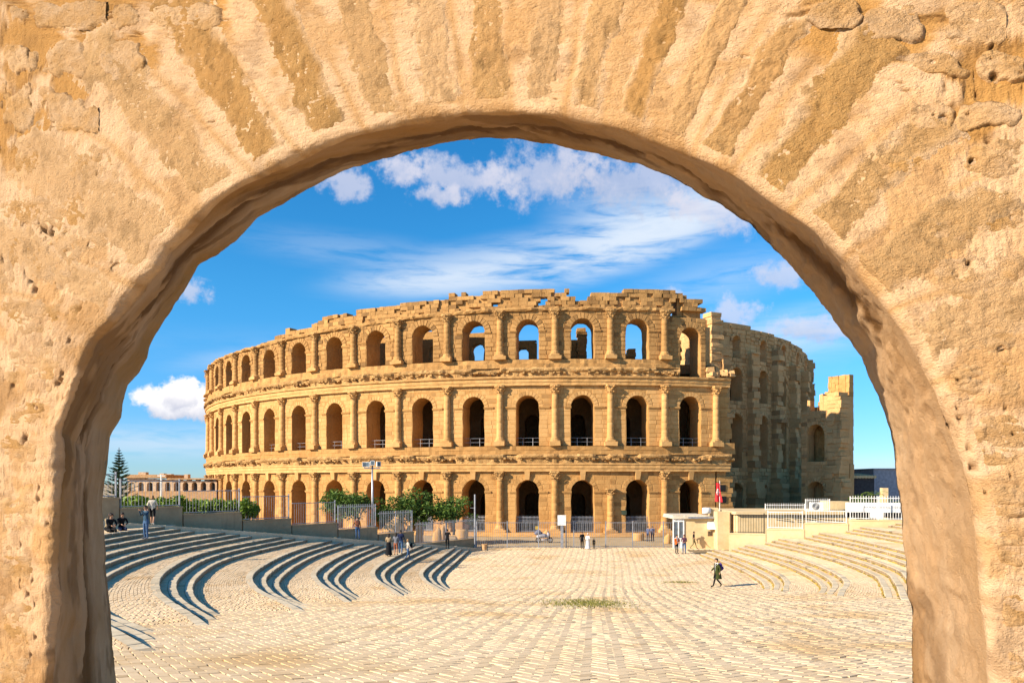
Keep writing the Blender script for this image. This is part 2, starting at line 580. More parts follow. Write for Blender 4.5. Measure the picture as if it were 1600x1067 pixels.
def build_archway():
    root = thing('stone_archway', 'huge golden stone archway with a rough lime mortared face framing the whole view', 'archway', tuple(wall_pt(800, 1440)))
    inv = -Vector(root.location)
    NS = 620
    s = np.linspace(0, 1, NS)
    Fp = resample(FRONT, s)
    Bp = resample(BACK, s)
    # outward rays in the picture of the wall: from the arch centre above, level beside the jambs
    cx, cy = 800.0, 700.0
    Ou = np.zeros_like(Fp)
    Of = np.zeros_like(Fp)
    for i, (x, y) in enumerate(Fp):
        if y > cy:
            dx, dy = (-1.0, 0.0) if x < cx else (1.0, 0.0)
        else:
            dx, dy = x - cx, y - cy
        L = math.hypot(dx, dy)
        dx, dy = dx / L, dy / L
        lims = []
        lims_far = []
        for (d, o, lo, hi, flo, fhi) in ((dx, x, -25, 1625, -500, 2200), (dy, y, -25, 99999, -160, 99999)):
            if abs(d) > 1e-6:
                k = ((lo if d < 0 else hi) - o) / d
                kf = ((flo if d < 0 else fhi) - o) / d
                lims.append(k)
                lims_far.append(kf)
        Ou[i] = (x + dx * min(lims), y + dy * min(lims))
        Of[i] = (x + dx * min(lims_far), y + dy * min(lims_far))
    n_f, n_far, n_r = 250, 40, 80
    rows, off, kinds, vv = [], [], [], []
    rad = .055 / KS
    for k in range(n_far):
        t = 1 - k / n_far
        rows.append(Ou + (Of - Ou) * t)
        off.append(0)
        kinds.append(0)
    for k in range(n_f + 1):
        t = (1 - k / n_f)
        rows.append(Fp + (Ou - Fp) * t)
        off.append(0)
        kinds.append(0)
    P = [wall_pt(r[:, 0], r[:, 1], 0) for r in rows]
    P = np.array(P)
    nrm = np.zeros_like(P)
    nrm[:] = np.array(WN)
    # round the arris
    dist = np.linalg.norm(P - P[-1][None], axis=-1)
    rad_s = rad * (1 + .55 * vnoise(np.stack([s * 60, s * 0, s * 0], -1), 5))[None]
    q = np.clip(1 - dist / rad_s, 0, 1)
    back = rad_s * (1 - np.sqrt(np.clip(1 - q * q, 0, 1)))
    a, z = wall_coords(P)
    h = px_height(a, z)
    # mortar joints between the voussoirs are slightly dished, pits in the pale porous block on the left
    pit_c, pit_r = [], []
    r2 = np.random.default_rng(5)
    for (x0, y0, sx, sy, n, rmin, rmax) in ((95, 395, 75, 60, 46, .006, .028), (60, 570, 70, 60, 26, .005, .016), (70, 780, 70, 90, 20, .006, .02), (800, 100, 700, 120, 22, .004, .010),
                                            (1500, 160, 100, 110, 26, .004, .013), (1540, 640, 60, 120, 16, .004, .012), (60, 180, 120, 120, 14, .004, .012), (1500, 420, 90, 90, 12, .004, .010), (40, 940, 60, 90, 16, .005, .016)):
        for _ in range(n):
            c = wall_pt(x0 + r2.normal() * sx * .6, y0 + r2.normal() * sy * .6)
            ca, cz = wall_coords(c)
            pit_c.append((ca, cz))
            pit_r.append(rmin + (rmax - rmin) * r2.random() ** 2.2)
    brown = np.zeros(P.shape[:2])
    for (c, r) in zip(pit_c, pit_r):
        dd = np.hypot((a - c[0]) / (1 + .5 * r2.random()), (z - c[1]) * (1 + .4 * r2.random()))
        g = np.exp(-(dd / r) ** 4)
        h = h - g * min(.075, r * 3.2)
        brown = np.maximum(brown, g * .75)
    # strata on the jambs: long level furrows
    zp = EYE + (HY - np.array(rows)[..., 1]) / F * 3.3
    side = sstep(5.2, 6.6, 12.9 - zp)
    st = fbm(np.stack([a * 1.3, z * 16, a * 0], -1), 4, .55, 31)
    h = h - side * .012 * np.clip(np.abs(st) * -1 + .35, 0, 1) * 3
    # ochre mortar and brown crusts in the corners away from the arch ring
    rpx = np.array(rows)
    dr = np.hypot(rpx[..., 0] - Fp[None, :, 0], rpx[..., 1] - Fp[None, :, 1]) / 300
    nA = fbm(np.stack([a * 4.2, z * 5.0, a * 0], -1), 4, .55, 51)
    nB = fbm(np.stack([a * 7.5 + 9, z * 8.5, a * 0], -1), 4, .6, 77)
    topw = sstep(7.45, 7.9, zp) * sstep(.66, .95, dr)
    ochre = np.clip(sstep(-.12, .14, nA) * topw * .95 + sstep(.0, .5, nA) * .55, 0, 1)
    top2 = sstep(7.85, 8.02, zp) * sstep(.78, 1.0, dr)
    ochre = np.maximum(ochre, top2 * .9 * sstep(-.5, -.1, nA))
    h = h - .010 * sstep(-.12, .10, nA) * topw
    rim = np.exp(-((nA + .04) / .07) ** 2) * topw
    brown = np.maximum(brown, np.clip(rim * sstep(.0, .35, nB) * 1.0, 0, 1))
    brown = np.maximum(brown, sstep(.45, .8, nB) * .3)
    nC = fbm(np.stack([a * 2.4 + 3, z * 3.4, a * 0], -1), 4, .6, 78)
    brown = np.maximum(brown, side * sstep(.05, .6, nC) * .42)
    # thin orange mortar joints between the wedge stones, slightly raked out
    dF = np.r_[0, np.cumsum(np.hypot(*np.diff(Fp, axis=0).T))]
    for xj in (160, 209, 306, 390, 476, 566, 646, 728, 806, 875, 945, 1018, 1076, 1143, 1229, 1317, 1390, 1455):
        jj = np.argmin(np.abs(Fp[:, 0] - xj) + np.where(Fp[:, 1] > 620, 4000, 0))
        wig = 9 * fbm(np.stack([a * 1.5 + xj, z * 1.5, a * 0], -1), 3, .5, 57)
        dj = (dF[None] - dF[jj] + wig)
        g = np.exp(-(dj / (7 + 3 * nA)) ** 2) * sstep(1.05, .75, dr)
        ochre = np.maximum(ochre, g * .62)
        h = h - .006 * np.exp(-(dj / 4.5) ** 2) * sstep(1.05, .75, dr) * (.5 + .5 * np.clip(nB * 2, -1, 1))
    P = P + nrm * h[..., None] / KS - nrm * back[..., None]
    # the reveal (the thickness of the arch seen from below and from the side)
    f3 = wall_pt(Fp[:, 0], Fp[:, 1], 0) - np.array(WN) * (rad_s[0][:, None])
    b3 = wall_pt(Bp[:, 0], Bp[:, 1], WALL_T)
    cen = wall_pt(800, 800, WALL_T * .5)
    inw = cen[None] - f3
    inw = inw - np.array(WN)[None] * (inw @ np.array(WN))[:, None]
    inw[:, 2] = np.where(Fp[:, 1] > 700, 0, inw[:, 2])
    inw /= np.linalg.norm(inw, axis=1)[:, None]
    R3, RO, RB = [], [], []
    for k in range(1, n_r + 1):
        v = (k / n_r) ** 1.25
        base = f3 + (b3 - f3) * v
        ss = s * 9.5
        qq = np.stack([ss * 1.5, np.full(NS, v * 3.0), np.zeros(NS)], -1)
        iso = base + np.array(WN) * ((base @ -np.array(WN)) * .74)[:, None]      # weathered in long runs through the wall's depth
        nz = .012 * fbm(iso * 2.3, 2, .5, 61) + .014 * (.35 - np.abs(fbm(iso * 5.5, 3, .55, 71))) + .017 * (.3 - np.abs(fbm(iso * 13, 3, .6, 76))) - .008 * np.abs(fbm(iso * 38, 2, .7, 81))
        fade = min(1, v * 8) * (1 if k < n_r else .45)
        # dark crumbling bed joints that run along the soffit
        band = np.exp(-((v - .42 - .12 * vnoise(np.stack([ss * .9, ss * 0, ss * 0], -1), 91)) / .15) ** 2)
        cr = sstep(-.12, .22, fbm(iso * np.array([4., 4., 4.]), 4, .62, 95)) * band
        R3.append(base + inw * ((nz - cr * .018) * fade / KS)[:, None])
        RB.append(np.clip(.14 + cr * .95 + sstep(.25, .7, fbm(iso * 2.8, 4, .62, 99)) * .45, 0, 1))  # besides the stains, a brown over the whole reveal paints in shade
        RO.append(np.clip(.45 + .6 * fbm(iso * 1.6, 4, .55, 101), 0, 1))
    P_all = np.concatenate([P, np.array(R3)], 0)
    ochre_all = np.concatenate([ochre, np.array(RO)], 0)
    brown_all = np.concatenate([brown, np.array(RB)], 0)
    # the far face and the closing outer rim
    tail = [b3 + (wall_pt(Of[:, 0], Of[:, 1], 0) - np.array(WN) * .6 - b3) * t for t in (.03, .25, 1.0)]
    P_all = np.concatenate([P_all, np.array(tail), P_all[:1]], 0)
    z4 = np.zeros((4, NS))
    lim = 8.45 + .5 * (P_all[..., 0] + 2.5)         # the wall's top runs down to the left, beyond the opening
    P_all[..., 2] = np.where(P_all[..., 0] < -2.5, np.minimum(P_all[..., 2], np.maximum(lim, 4.0)), P_all[..., 2])
    ochre_all = np.concatenate([ochre_all, z4], 0)
    brown_all = np.concatenate([brown_all, z4], 0)
    nr = P_all.shape[0]
    idx = np.arange(nr * NS).reshape(nr, NS)
    faces = np.stack([idx[:-1, :-1], idx[:-1, 1:], idx[1:, 1:], idx[1:, :-1]], -1).reshape(-1, 4)
    V = P_all.reshape(-1, 3) + np.array(inv)[None]
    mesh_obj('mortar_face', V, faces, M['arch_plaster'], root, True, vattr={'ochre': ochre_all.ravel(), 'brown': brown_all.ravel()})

    # voussoirs: wedge stones fanning round the opening, each with its own worn outline
    inside = Fp
    d = np.r_[0, np.cumsum(np.hypot(*np.diff(Fp, axis=0).T))]

    def s_at_px(x):
        j = np.argmin(np.abs(Fp[:, 0] - x) + np.where(Fp[:, 1] > 620, 4000, 0))
        return d[j]
    cuts = [(172, 205, 330, .20), (214, 300, 300, .22), (312, 384, 330, .5), (395, 470, 340, 1.), (482, 560, 330, 1.), (572, 640, 300, .55), (652, 724, 300, .2), (733, 800, 320, .8), (812, 868, 300, .35),
            (882, 938, 300, .6), (952, 1010, 310, 1.), (1024, 1068, 300, .6), (1084, 1134, 290, .8), (1152, 1222, 300, 1.), (1236, 1310, 290, .7), (1324, 1384, 280, .6), (1396, 1450, 250, .3)]
    for vi, (x0, x1, ln, gold) in enumerate(cuts):
        nu, nv = 34, 84
        sa, sb = s_at_px(x0), s_at_px(x1)
        u = np.linspace(-1.12, 1.12, nu)
        v = np.linspace(0, 1, nv)
        U, V_ = np.meshgrid(u, v)
        sm, hw = (sa + sb) / 2, (sb - sa) / 2
        sv = sm + U * hw
        bx = np.interp(sv, d, Fp[:, 0])
        by = np.interp(sv, d, Fp[:, 1])
        jm = np.interp(sm, d, np.arange(NS))
        k0, k1 = int(max(0, jm - 25)), int(min(NS - 1, jm + 25))
        tx, ty = Fp[k1] - Fp[k0]
        L = math.hypot(tx, ty)
        nx, ny = ty / L, -tx / L
        if ny > 0 and Fp[int(jm), 1] < 600:
            nx, ny = -nx, -ny
        rx_, ry_ = bx - cx, by - cy
        rl = np.hypot(rx_, ry_)
        dx = .55 * nx + .45 * rx_ / rl
        dy = .55 * ny + .45 * ry_ / rl
        dl = np.hypot(dx, dy)
        t0, t1 = 9, ln * (.92 + .16 * random.random())
        tt = t0 + (t1 - t0) * V_
        PX, PY = bx + dx / dl * tt, by + dy / dl * tt
        P3 = wall_pt(PX, PY)
        aa, zz = wall_coords(P3)
        wob = .30 * fbm(np.stack([aa * 7, zz * 7, np.full_like(aa, vi * 3.1)], -1), 3, .55, 131)
        wob2 = .10 * fbm(np.stack([aa * 22, zz * 22, np.full_like(aa, vi * 3.1)], -1), 2, .55, 133)
        e = np.minimum(1.0 - np.abs(U) + wob * .55 + wob2, np.minimum((V_ + .015) * 9 + wob, (1 - V_) * 7 + wob * 2))
        plate = sstep(-.05, .50, e)
        hh = px_height(aa, zz) + (-.0105 + .0135 * plate) + .0026 * fbm(np.stack([aa * 40, zz * 26, aa * 0], -1), 3, .6, 141) * plate
        ed = edge_px(PX, PY, Fp)
        hh = hh - .03 * sstep(22, 8, ed)
        P3 = P3 + np.array(WN) * hh[..., None] / KS
        idx = np.arange(nu * nv).reshape(nv, nu)
        fc = np.stack([idx[:-1, :-1], idx[1:, :-1], idx[1:, 1:], idx[:-1, 1:]], -1).reshape(-1, 4)
        fc = fc[(ed.ravel()[fc] > 5).all(1)]
        core = sstep(-.02, .55, e + .26 * fbm(np.stack([aa * 5, zz * 5, np.full_like(aa, vi)], -1), 3, .5, 151)) * (.35 + .65 * gold)
        och = np.clip(1 - core, 0, 1)
        br = sstep(.55, .9, fbm(np.stack([aa * 9, zz * 9, np.full_like(aa, vi)], -1), 4, .6, 161)) * .35
        mesh_obj('voussoir', P3.reshape(-1, 3) + np.array(inv)[None], fc, M['arch_stone'], root, True, vattr={'ochre': och.ravel(), 'brown': br.ravel()})

    # field stones of the wall around the ring (pixel centre, half width, half height, lift)
    fs = [(95, 92, 44, 30), (188, 92, 36, 30), (108, 172, 42, 32), (22, 168, 26, 40), (85, 22, 70, 22), (292, 26, 60, 19), (205, 30, 30, 20), (35, 250, 46, 32), (30, 92, 22, 26), (135, 262, 46, 34), (60, 330, 74, 34),
          (98, 396, 92, 62), (60, 492, 78, 36), (48, 566, 68, 36), (44, 640, 62, 34), (40, 712, 52, 30), (40, 790, 48, 40), (36, 880, 48, 38), (34, 970, 46, 42), (30, 1046, 44, 28), (2, 420, 30, 44),
          (1395, 36, 56, 30), (1521, 38, 44, 31), (1450, 100, 62, 22), (1562, 104, 46, 22), (1300, 22, 48, 20), (1540, 178, 60, 26), (1455, 182, 40, 24), (1420, 258, 66, 36), (1540, 250, 60, 30), (1560, 330, 52, 36), (1470, 356, 58, 34),
          (1520, 430, 72, 36), (1560, 516, 52, 36), (1510, 592, 40, 26), (1572, 600, 34, 34), (1558, 690, 50, 42), (1574, 780, 40, 36), (1576, 860, 40, 34), (1580, 950, 36, 42), (1582, 1040, 34, 36), (1596, 20, 22, 30)]
    for i, (px, py, hw, hh_) in enumerate(fs):
        nu, nv = 40, 30
        u, v = np.meshgrid(np.linspace(-1.15, 1.15, nu), np.linspace(-1.15, 1.15, nv))
        P3 = wall_pt(px + u * hw, py + v * hh_)
        aa, zz = wall_coords(P3)
        w = .42 * fbm(np.stack([aa * 6, zz * 6, np.full_like(aa, i * 2.7)], -1), 4, .55, 171)
        r = (np.abs(u) ** 3.2 + np.abs(v) ** 3.2) ** (1 / 3.2)
        e = 1 - r + w
        upper = py < 210
        lift = .005 if upper else .002
        plate = sstep(-.02, .17 if upper else .5, e)
        hgt = px_height(aa, zz) + (-.016 + (.016 + lift) * plate) + plate * (.0042 * fbm(np.stack([aa * 13, zz * 19, np.full_like(aa, i)], -1), 4, .65, 181))
        st = fbm(np.stack([aa * 2, zz * 26, np.full_like(aa, i)], -1), 4, .55, 185)
        if py > 430:
            hgt = hgt - plate * .010 * np.clip(.3 - np.abs(st), 0, 1) * 3
        brn = np.exp(-((e - .03) / .09) ** 2) * (.95 if upper else .3) * sstep(-.25, .25, fbm(np.stack([aa * 9, zz * 9, np.full_like(aa, i)], -1), 3, .5, 191))
        och = np.clip(.25 + .6 * fbm(np.stack([aa * 5, zz * 9, np.full_like(aa, i)], -1), 4, .55, 195), 0, .8)
        if not upper:
            och = np.clip(och + .2, 0, 1)
        for (c, rr) in zip(pit_c, pit_r):
            if abs(c[0] - aa.mean()) < .5 and abs(c[1] - zz.mean()) < .5:
                g = np.exp(-(np.hypot(aa - c[0], zz - c[1]) / rr) ** 4)
                hgt = hgt - g * min(.075, rr * 3.2)
                brn = np.maximum(brn, g * .7)
        ed = edge_px(px + u * hw, py + v * hh_, Fp)
        hgt = hgt - .05 * sstep(34, 14, ed)
        P3 = P3 + np.array(WN) * hgt[..., None] / KS
        idx = np.arange(nu * nv).reshape(nv, nu)
        fc = np.stack([idx[:-1, :-1], idx[1:, :-1], idx[1:, 1:], idx[:-1, 1:]], -1).reshape(-1, 4)
        fc = fc[(ed.ravel()[fc] > 8).all(1)]
        mesh_obj('field_stone', P3.reshape(-1, 3) + np.array(inv)[None], fc, M['arch_pale'], root, True, vattr={'ochre': och.ravel(), 'brown': np.clip(brn, 0, 1).ravel()})
    return root


build_archway()

# ------------------------------------------------------------------ ground, ramp, stepped terraces and paving
RISE, TREAD = .18, .55
RAMP_Y, RAMP_S = 44.5, .1035


def ramp_z(y):
    return max(0.0, (RAMP_Y - max(y, 2.0)) * RAMP_S)


LEFT = [[(-4.5, 67.7), (-4.9, 58), (-5.2, 49), (-4.6, 44.5), (-3.5, 41.0)],
        [(-6.9, 63), (-7.6, 54), (-7.7, 46), (-6.9, 41), (-5.2, 36.4)],
        [(-10, 60), (-10.4, 49), (-9.8, 40), (-8.6, 35.5), (-6.7, 31.3)],
        [(-12.4, 55.5), (-12.6, 45), (-11.4, 35), (-9.5, 29.5), (-7.1, 25.6)],
        [(-14.8, 51), (-15.3, 39.5), (-13.7, 31.2), (-11.2, 25), (-7.6, 19.6)],
        [(-17.2, 47), (-17.3, 37), (-15.7, 28.5), (-12.5, 21), (-7.7, 15.6)],
        [(-19.4, 43.8), (-19.1, 37), (-17.7, 28), (-14, 19), (-8, 11.3)]]
RIGHT = [[(16.9, 64), (16.95, 56), (16.3, 48), (15.5, 44), (14.2, 40.6)],
         [(19.2, 62.5), (19.3, 53), (18.5, 45.5), (17.2, 40), (15.2, 36)],
         [(22, 62.3), (21.9, 51), (20.5, 41.5), (18.5, 36), (16.2, 31)],
         [(25, 61.5), (24.1, 51), (22.3, 41), (19.8, 33), (16.6, 25.5)],
         [(28, 60.5), (26.8, 48), (24.5, 37), (21, 28), (16.8, 19.5)],
         [(31, 59.5), (29.5, 46), (26.5, 34), (22, 24), (17, 15.5)],
         [(34, 58.5), (32, 44), (28.5, 31), (23, 19), (17, 11)]]


def spline(pts, n):
    p = [np.array(q, float) for q in pts]
    p = [2 * p[0] - p[1]] + p + [2 * p[-1] - p[-2]]
    out = []
    for i in range(1, len(p) - 2):
        for t in np.linspace(0, 1, 30, endpoint=(i == len(p) - 3)):
            a, b, c, d = p[i - 1], p[i], p[i + 1], p[i + 2]
            out.append(.5 * (2 * b + (c - a) * t + (2 * a - 5 * b + 4 * c - d) * t * t + (3 * b - a - 3 * c + d) * t ** 3))
    out = np.array(out)
    d = np.r_[0, np.cumsum(np.hypot(*np.diff(out, axis=0).T))]
    s = np.linspace(0, d[-1], n)
    return np.stack([np.interp(s, d, out[:, 0]), np.interp(s, d, out[:, 1])], -1)


NC = 90


def tiers(groups, sgn):
    """edge curves from the floor outwards: list of (curve, z of the tread beyond it)"""
    out = []
    for g, pts in enumerate(groups):
        e = np.array(pts[-1]) + (np.array(pts[-1]) - np.array(pts[-2])) * .8
        a = np.array(pts[0]) + (np.array(pts[0]) - np.array(pts[1])) * .07
        c = spline([a] + pts[1:] + [e], NC)
        t = np.gradient(c, axis=0)
        t /= np.hypot(t[:, 0], t[:, 1])[:, None]
        n = np.stack([t[:, 1], -t[:, 0]], -1)          # to the outside on the left (curve runs towards the viewer)
        if sgn > 0:
            n = -n
        for j in range(3):
            out.append((c + n * (j - 1) * TREAD, RISE * (3 * g + j + 1)))
    return out


TL, TR = tiers(LEFT, -1), tiers(RIGHT, 1)
# tidy: the outward normal must really point outwards
assert TL[2][0][40, 0] < TL[0][0][40, 0] and TR[2][0][40, 0] > TR[0][0][40, 0]


def terrace_z(x, y):
    z = 0.0
    for (T_, sg) in ((TL, -1), (TR, 1)):
        for (c, zt) in T_:
            if y < c[-1, 1] or y > c[0, 1] + 6:
                continue
            xe = np.interp(-y, -c[:, 1], c[:, 0])
            if (x - xe) * sg > 0:
                z = max(z, zt)
    return z


def ground_z(x, y):
    return max(ramp_z(y), terrace_z(x, y))


# one earth sheet to the horizon, the bedding of the plaza a step above it
mb = MB()
mb.add([(-5000, -600, -.6), (5000, -600, -.6), (5000, 9000, -.6), (-5000, 9000, -.6)], [(0, 1, 2, 3)])
tag(mb.build('ground', M['earth']), kind='structure')
mb = MB()
mb.add([(-160, 60, -.03), (160, 60, -.03), (160, 260, -.03), (-160, 260, -.03), (-160, 20, -.03), (160, 20, -.03), (-160, 260, -.6), (160, 260, -.6), (-160, 20, -.6), (160, 20, -.6)],
       [(0, 1, 2, 3), (4, 5, 1, 0), (3, 2, 7, 6), (5, 4, 8, 9)])
tag(mb.build('forecourt_ground', M['earth']), kind='structure')
plaza = MB()
for (y0, y1) in ((-12, 2), (2, RAMP_Y), (RAMP_Y, 74)):
    plaza.add([(-22, y0, ramp_z(max(y0, 2)) - .012), (34, y0, ramp_z(max(y0, 2)) - .012), (34, y1, ramp_z(max(y1, 2)) - .012), (-22, y1, ramp_z(max(y1, 2)) - .012)], [(0, 1, 2, 3)])
plaza = tag(plaza.build('plaza', M['bed']), kind='structure')


def paver_top(P4, zf, mb, tint, gap=.02, bev=.012, th=.05, drop=None):
    """one paver: bevelled slab on the quad P4 (plan), heights from zf"""
    c = P4.mean(0)
    q = c + (P4 - c) * (1 - gap / np.maximum(np.linalg.norm(P4 - c, axis=1), .05))[:, None]
    q2 = c + (q - c) * (1 - bev / np.maximum(np.linalg.norm(q - c, axis=1), .05))[:, None]
    dz = random.uniform(-.005, .006) + (random.random() < .03) * random.uniform(-.012, .006)
    tx, ty = random.gauss(0, .007), random.gauss(0, .007)
    top = [(p[0], p[1], zf(*p) + dz + tx * (p[0] - c[0]) + ty * (p[1] - c[1]) + .012) for p in q2]
    mid = [(p[0], p[1], zf(*p) + dz + tx * (p[0] - c[0]) + ty * (p[1] - c[1]) + .004) for p in q]
    bot = [(p[0], p[1], zf(*p) - .02) for p in q]
    V = top + mid + bot
    fs = [(0, 1, 2, 3)] + [(4 + i, 4 + (i + 1) % 4, (i + 1) % 4, i) for i in range(4)] + [(8 + i, 8 + (i + 1) % 4, 4 + (i + 1) % 4, 4 + i) for i in range(4)]
    mb.add(V, fs, tint)


def rand_tint():
    t = random.gauss(.56, .12)
    if random.random() < .03:
        t = random.uniform(0, .25)
    return min(1, max(0, t))


def in_view(x, y, z):
    px, py = CX + F * x / y, HY + F * (EYE - z) / y
    return -100 < px < 1700 and py < 1110, px, py


def beside_viewer(x, y):
    return -7.5 < x < 8.5 and y < 10


def lay_plaza():
    w = .185
    ang = R(38)
    ca, sa = math.cos(ang), math.sin(ang)
    def sweep_rows(p):
        """the layers' rows drift and bow: courses curve round the middle of the square"""
        p = np.asarray(p, float)
        return p + np.stack([.16 * np.sin(p[..., 1] * .11 + 1), .013 * np.clip(p[..., 0] - 5, -14, 14) ** 2], -1)
    cand = []
    for k in range(-305, 425):
        for m_ in range(-116, 116):
            for (x, y, lx, ly) in ((k + 4 * m_, k, 2, 1), (k + 4 * m_, k + 1, 1, 2)):
                gx, gy = (x + lx / 2) * w, (y + ly / 2) * w
                wx, wy = gx * ca - gy * sa + 5, gx * sa + gy * ca + 40
                wx, wy = sweep_rows((wx, wy))
                if not (-5 < wy < 73.4 and -16 < wx < 26):
                    continue
                cand.append((wx, wy, x, y, lx, ly))
    cand = [c for c in cand if beside_viewer(c[0], c[1]) or in_view(c[0], max(.5, c[1]), ramp_z(c[1]))[0]]
    stuff = MB()
    near = []
    for (wx, wy, x, y, lx, ly) in cand:
        if wy > 8 and terrace_z(wx, wy) > ramp_z(wy) + .03:
            continue
        if random.random() < .0:
            continue
        P4 = np.array([(x, y), (x + lx, y), (x + lx, y + ly), (x, y + ly)], float) * w
        P4 = np.stack([P4[:, 0] * ca - P4[:, 1] * sa + 5, P4[:, 0] * sa + P4[:, 1] * ca + 40], -1)
        P4 = sweep_rows(P4)
        P4 = P4 + np.random.normal(0, .007, (4, 2))
        c = P4.mean(0)
        ok, px, py = in_view(c[0], max(.5, c[1]), ramp_z(c[1]))
        near.append((c[1], c[1] > 8 and 185 < px < 1420 and 880 < py < 1067, P4))
    near.sort(key=lambda a: a[0])
    cnt = 0
    zf = lambda x_, y_: ramp_z(y_)
    for (yy, vis, P4) in near:
        if vis and cnt < 300:
            one = MB()
            paver_top(P4, zf, one, rand_tint(), gap=random.uniform(.007, .015))
            c = P4.mean(0)
            zc = ramp_z(c[1])
            one.v = [(p[0] - c[0], p[1] - c[1], p[2] - zc) for p in one.v]
            o = one.build('paver', M['paver'], plaza)
            o.location = (c[0], c[1], zc)
            cnt += 1
        else:
            paver_top(P4, zf, stuff, rand_tint(), gap=random.uniform(.007, .015))
    tag(stuff.build('herringbone_paving', M['paver'], plaza), kind='stuff')


lay_plaza()


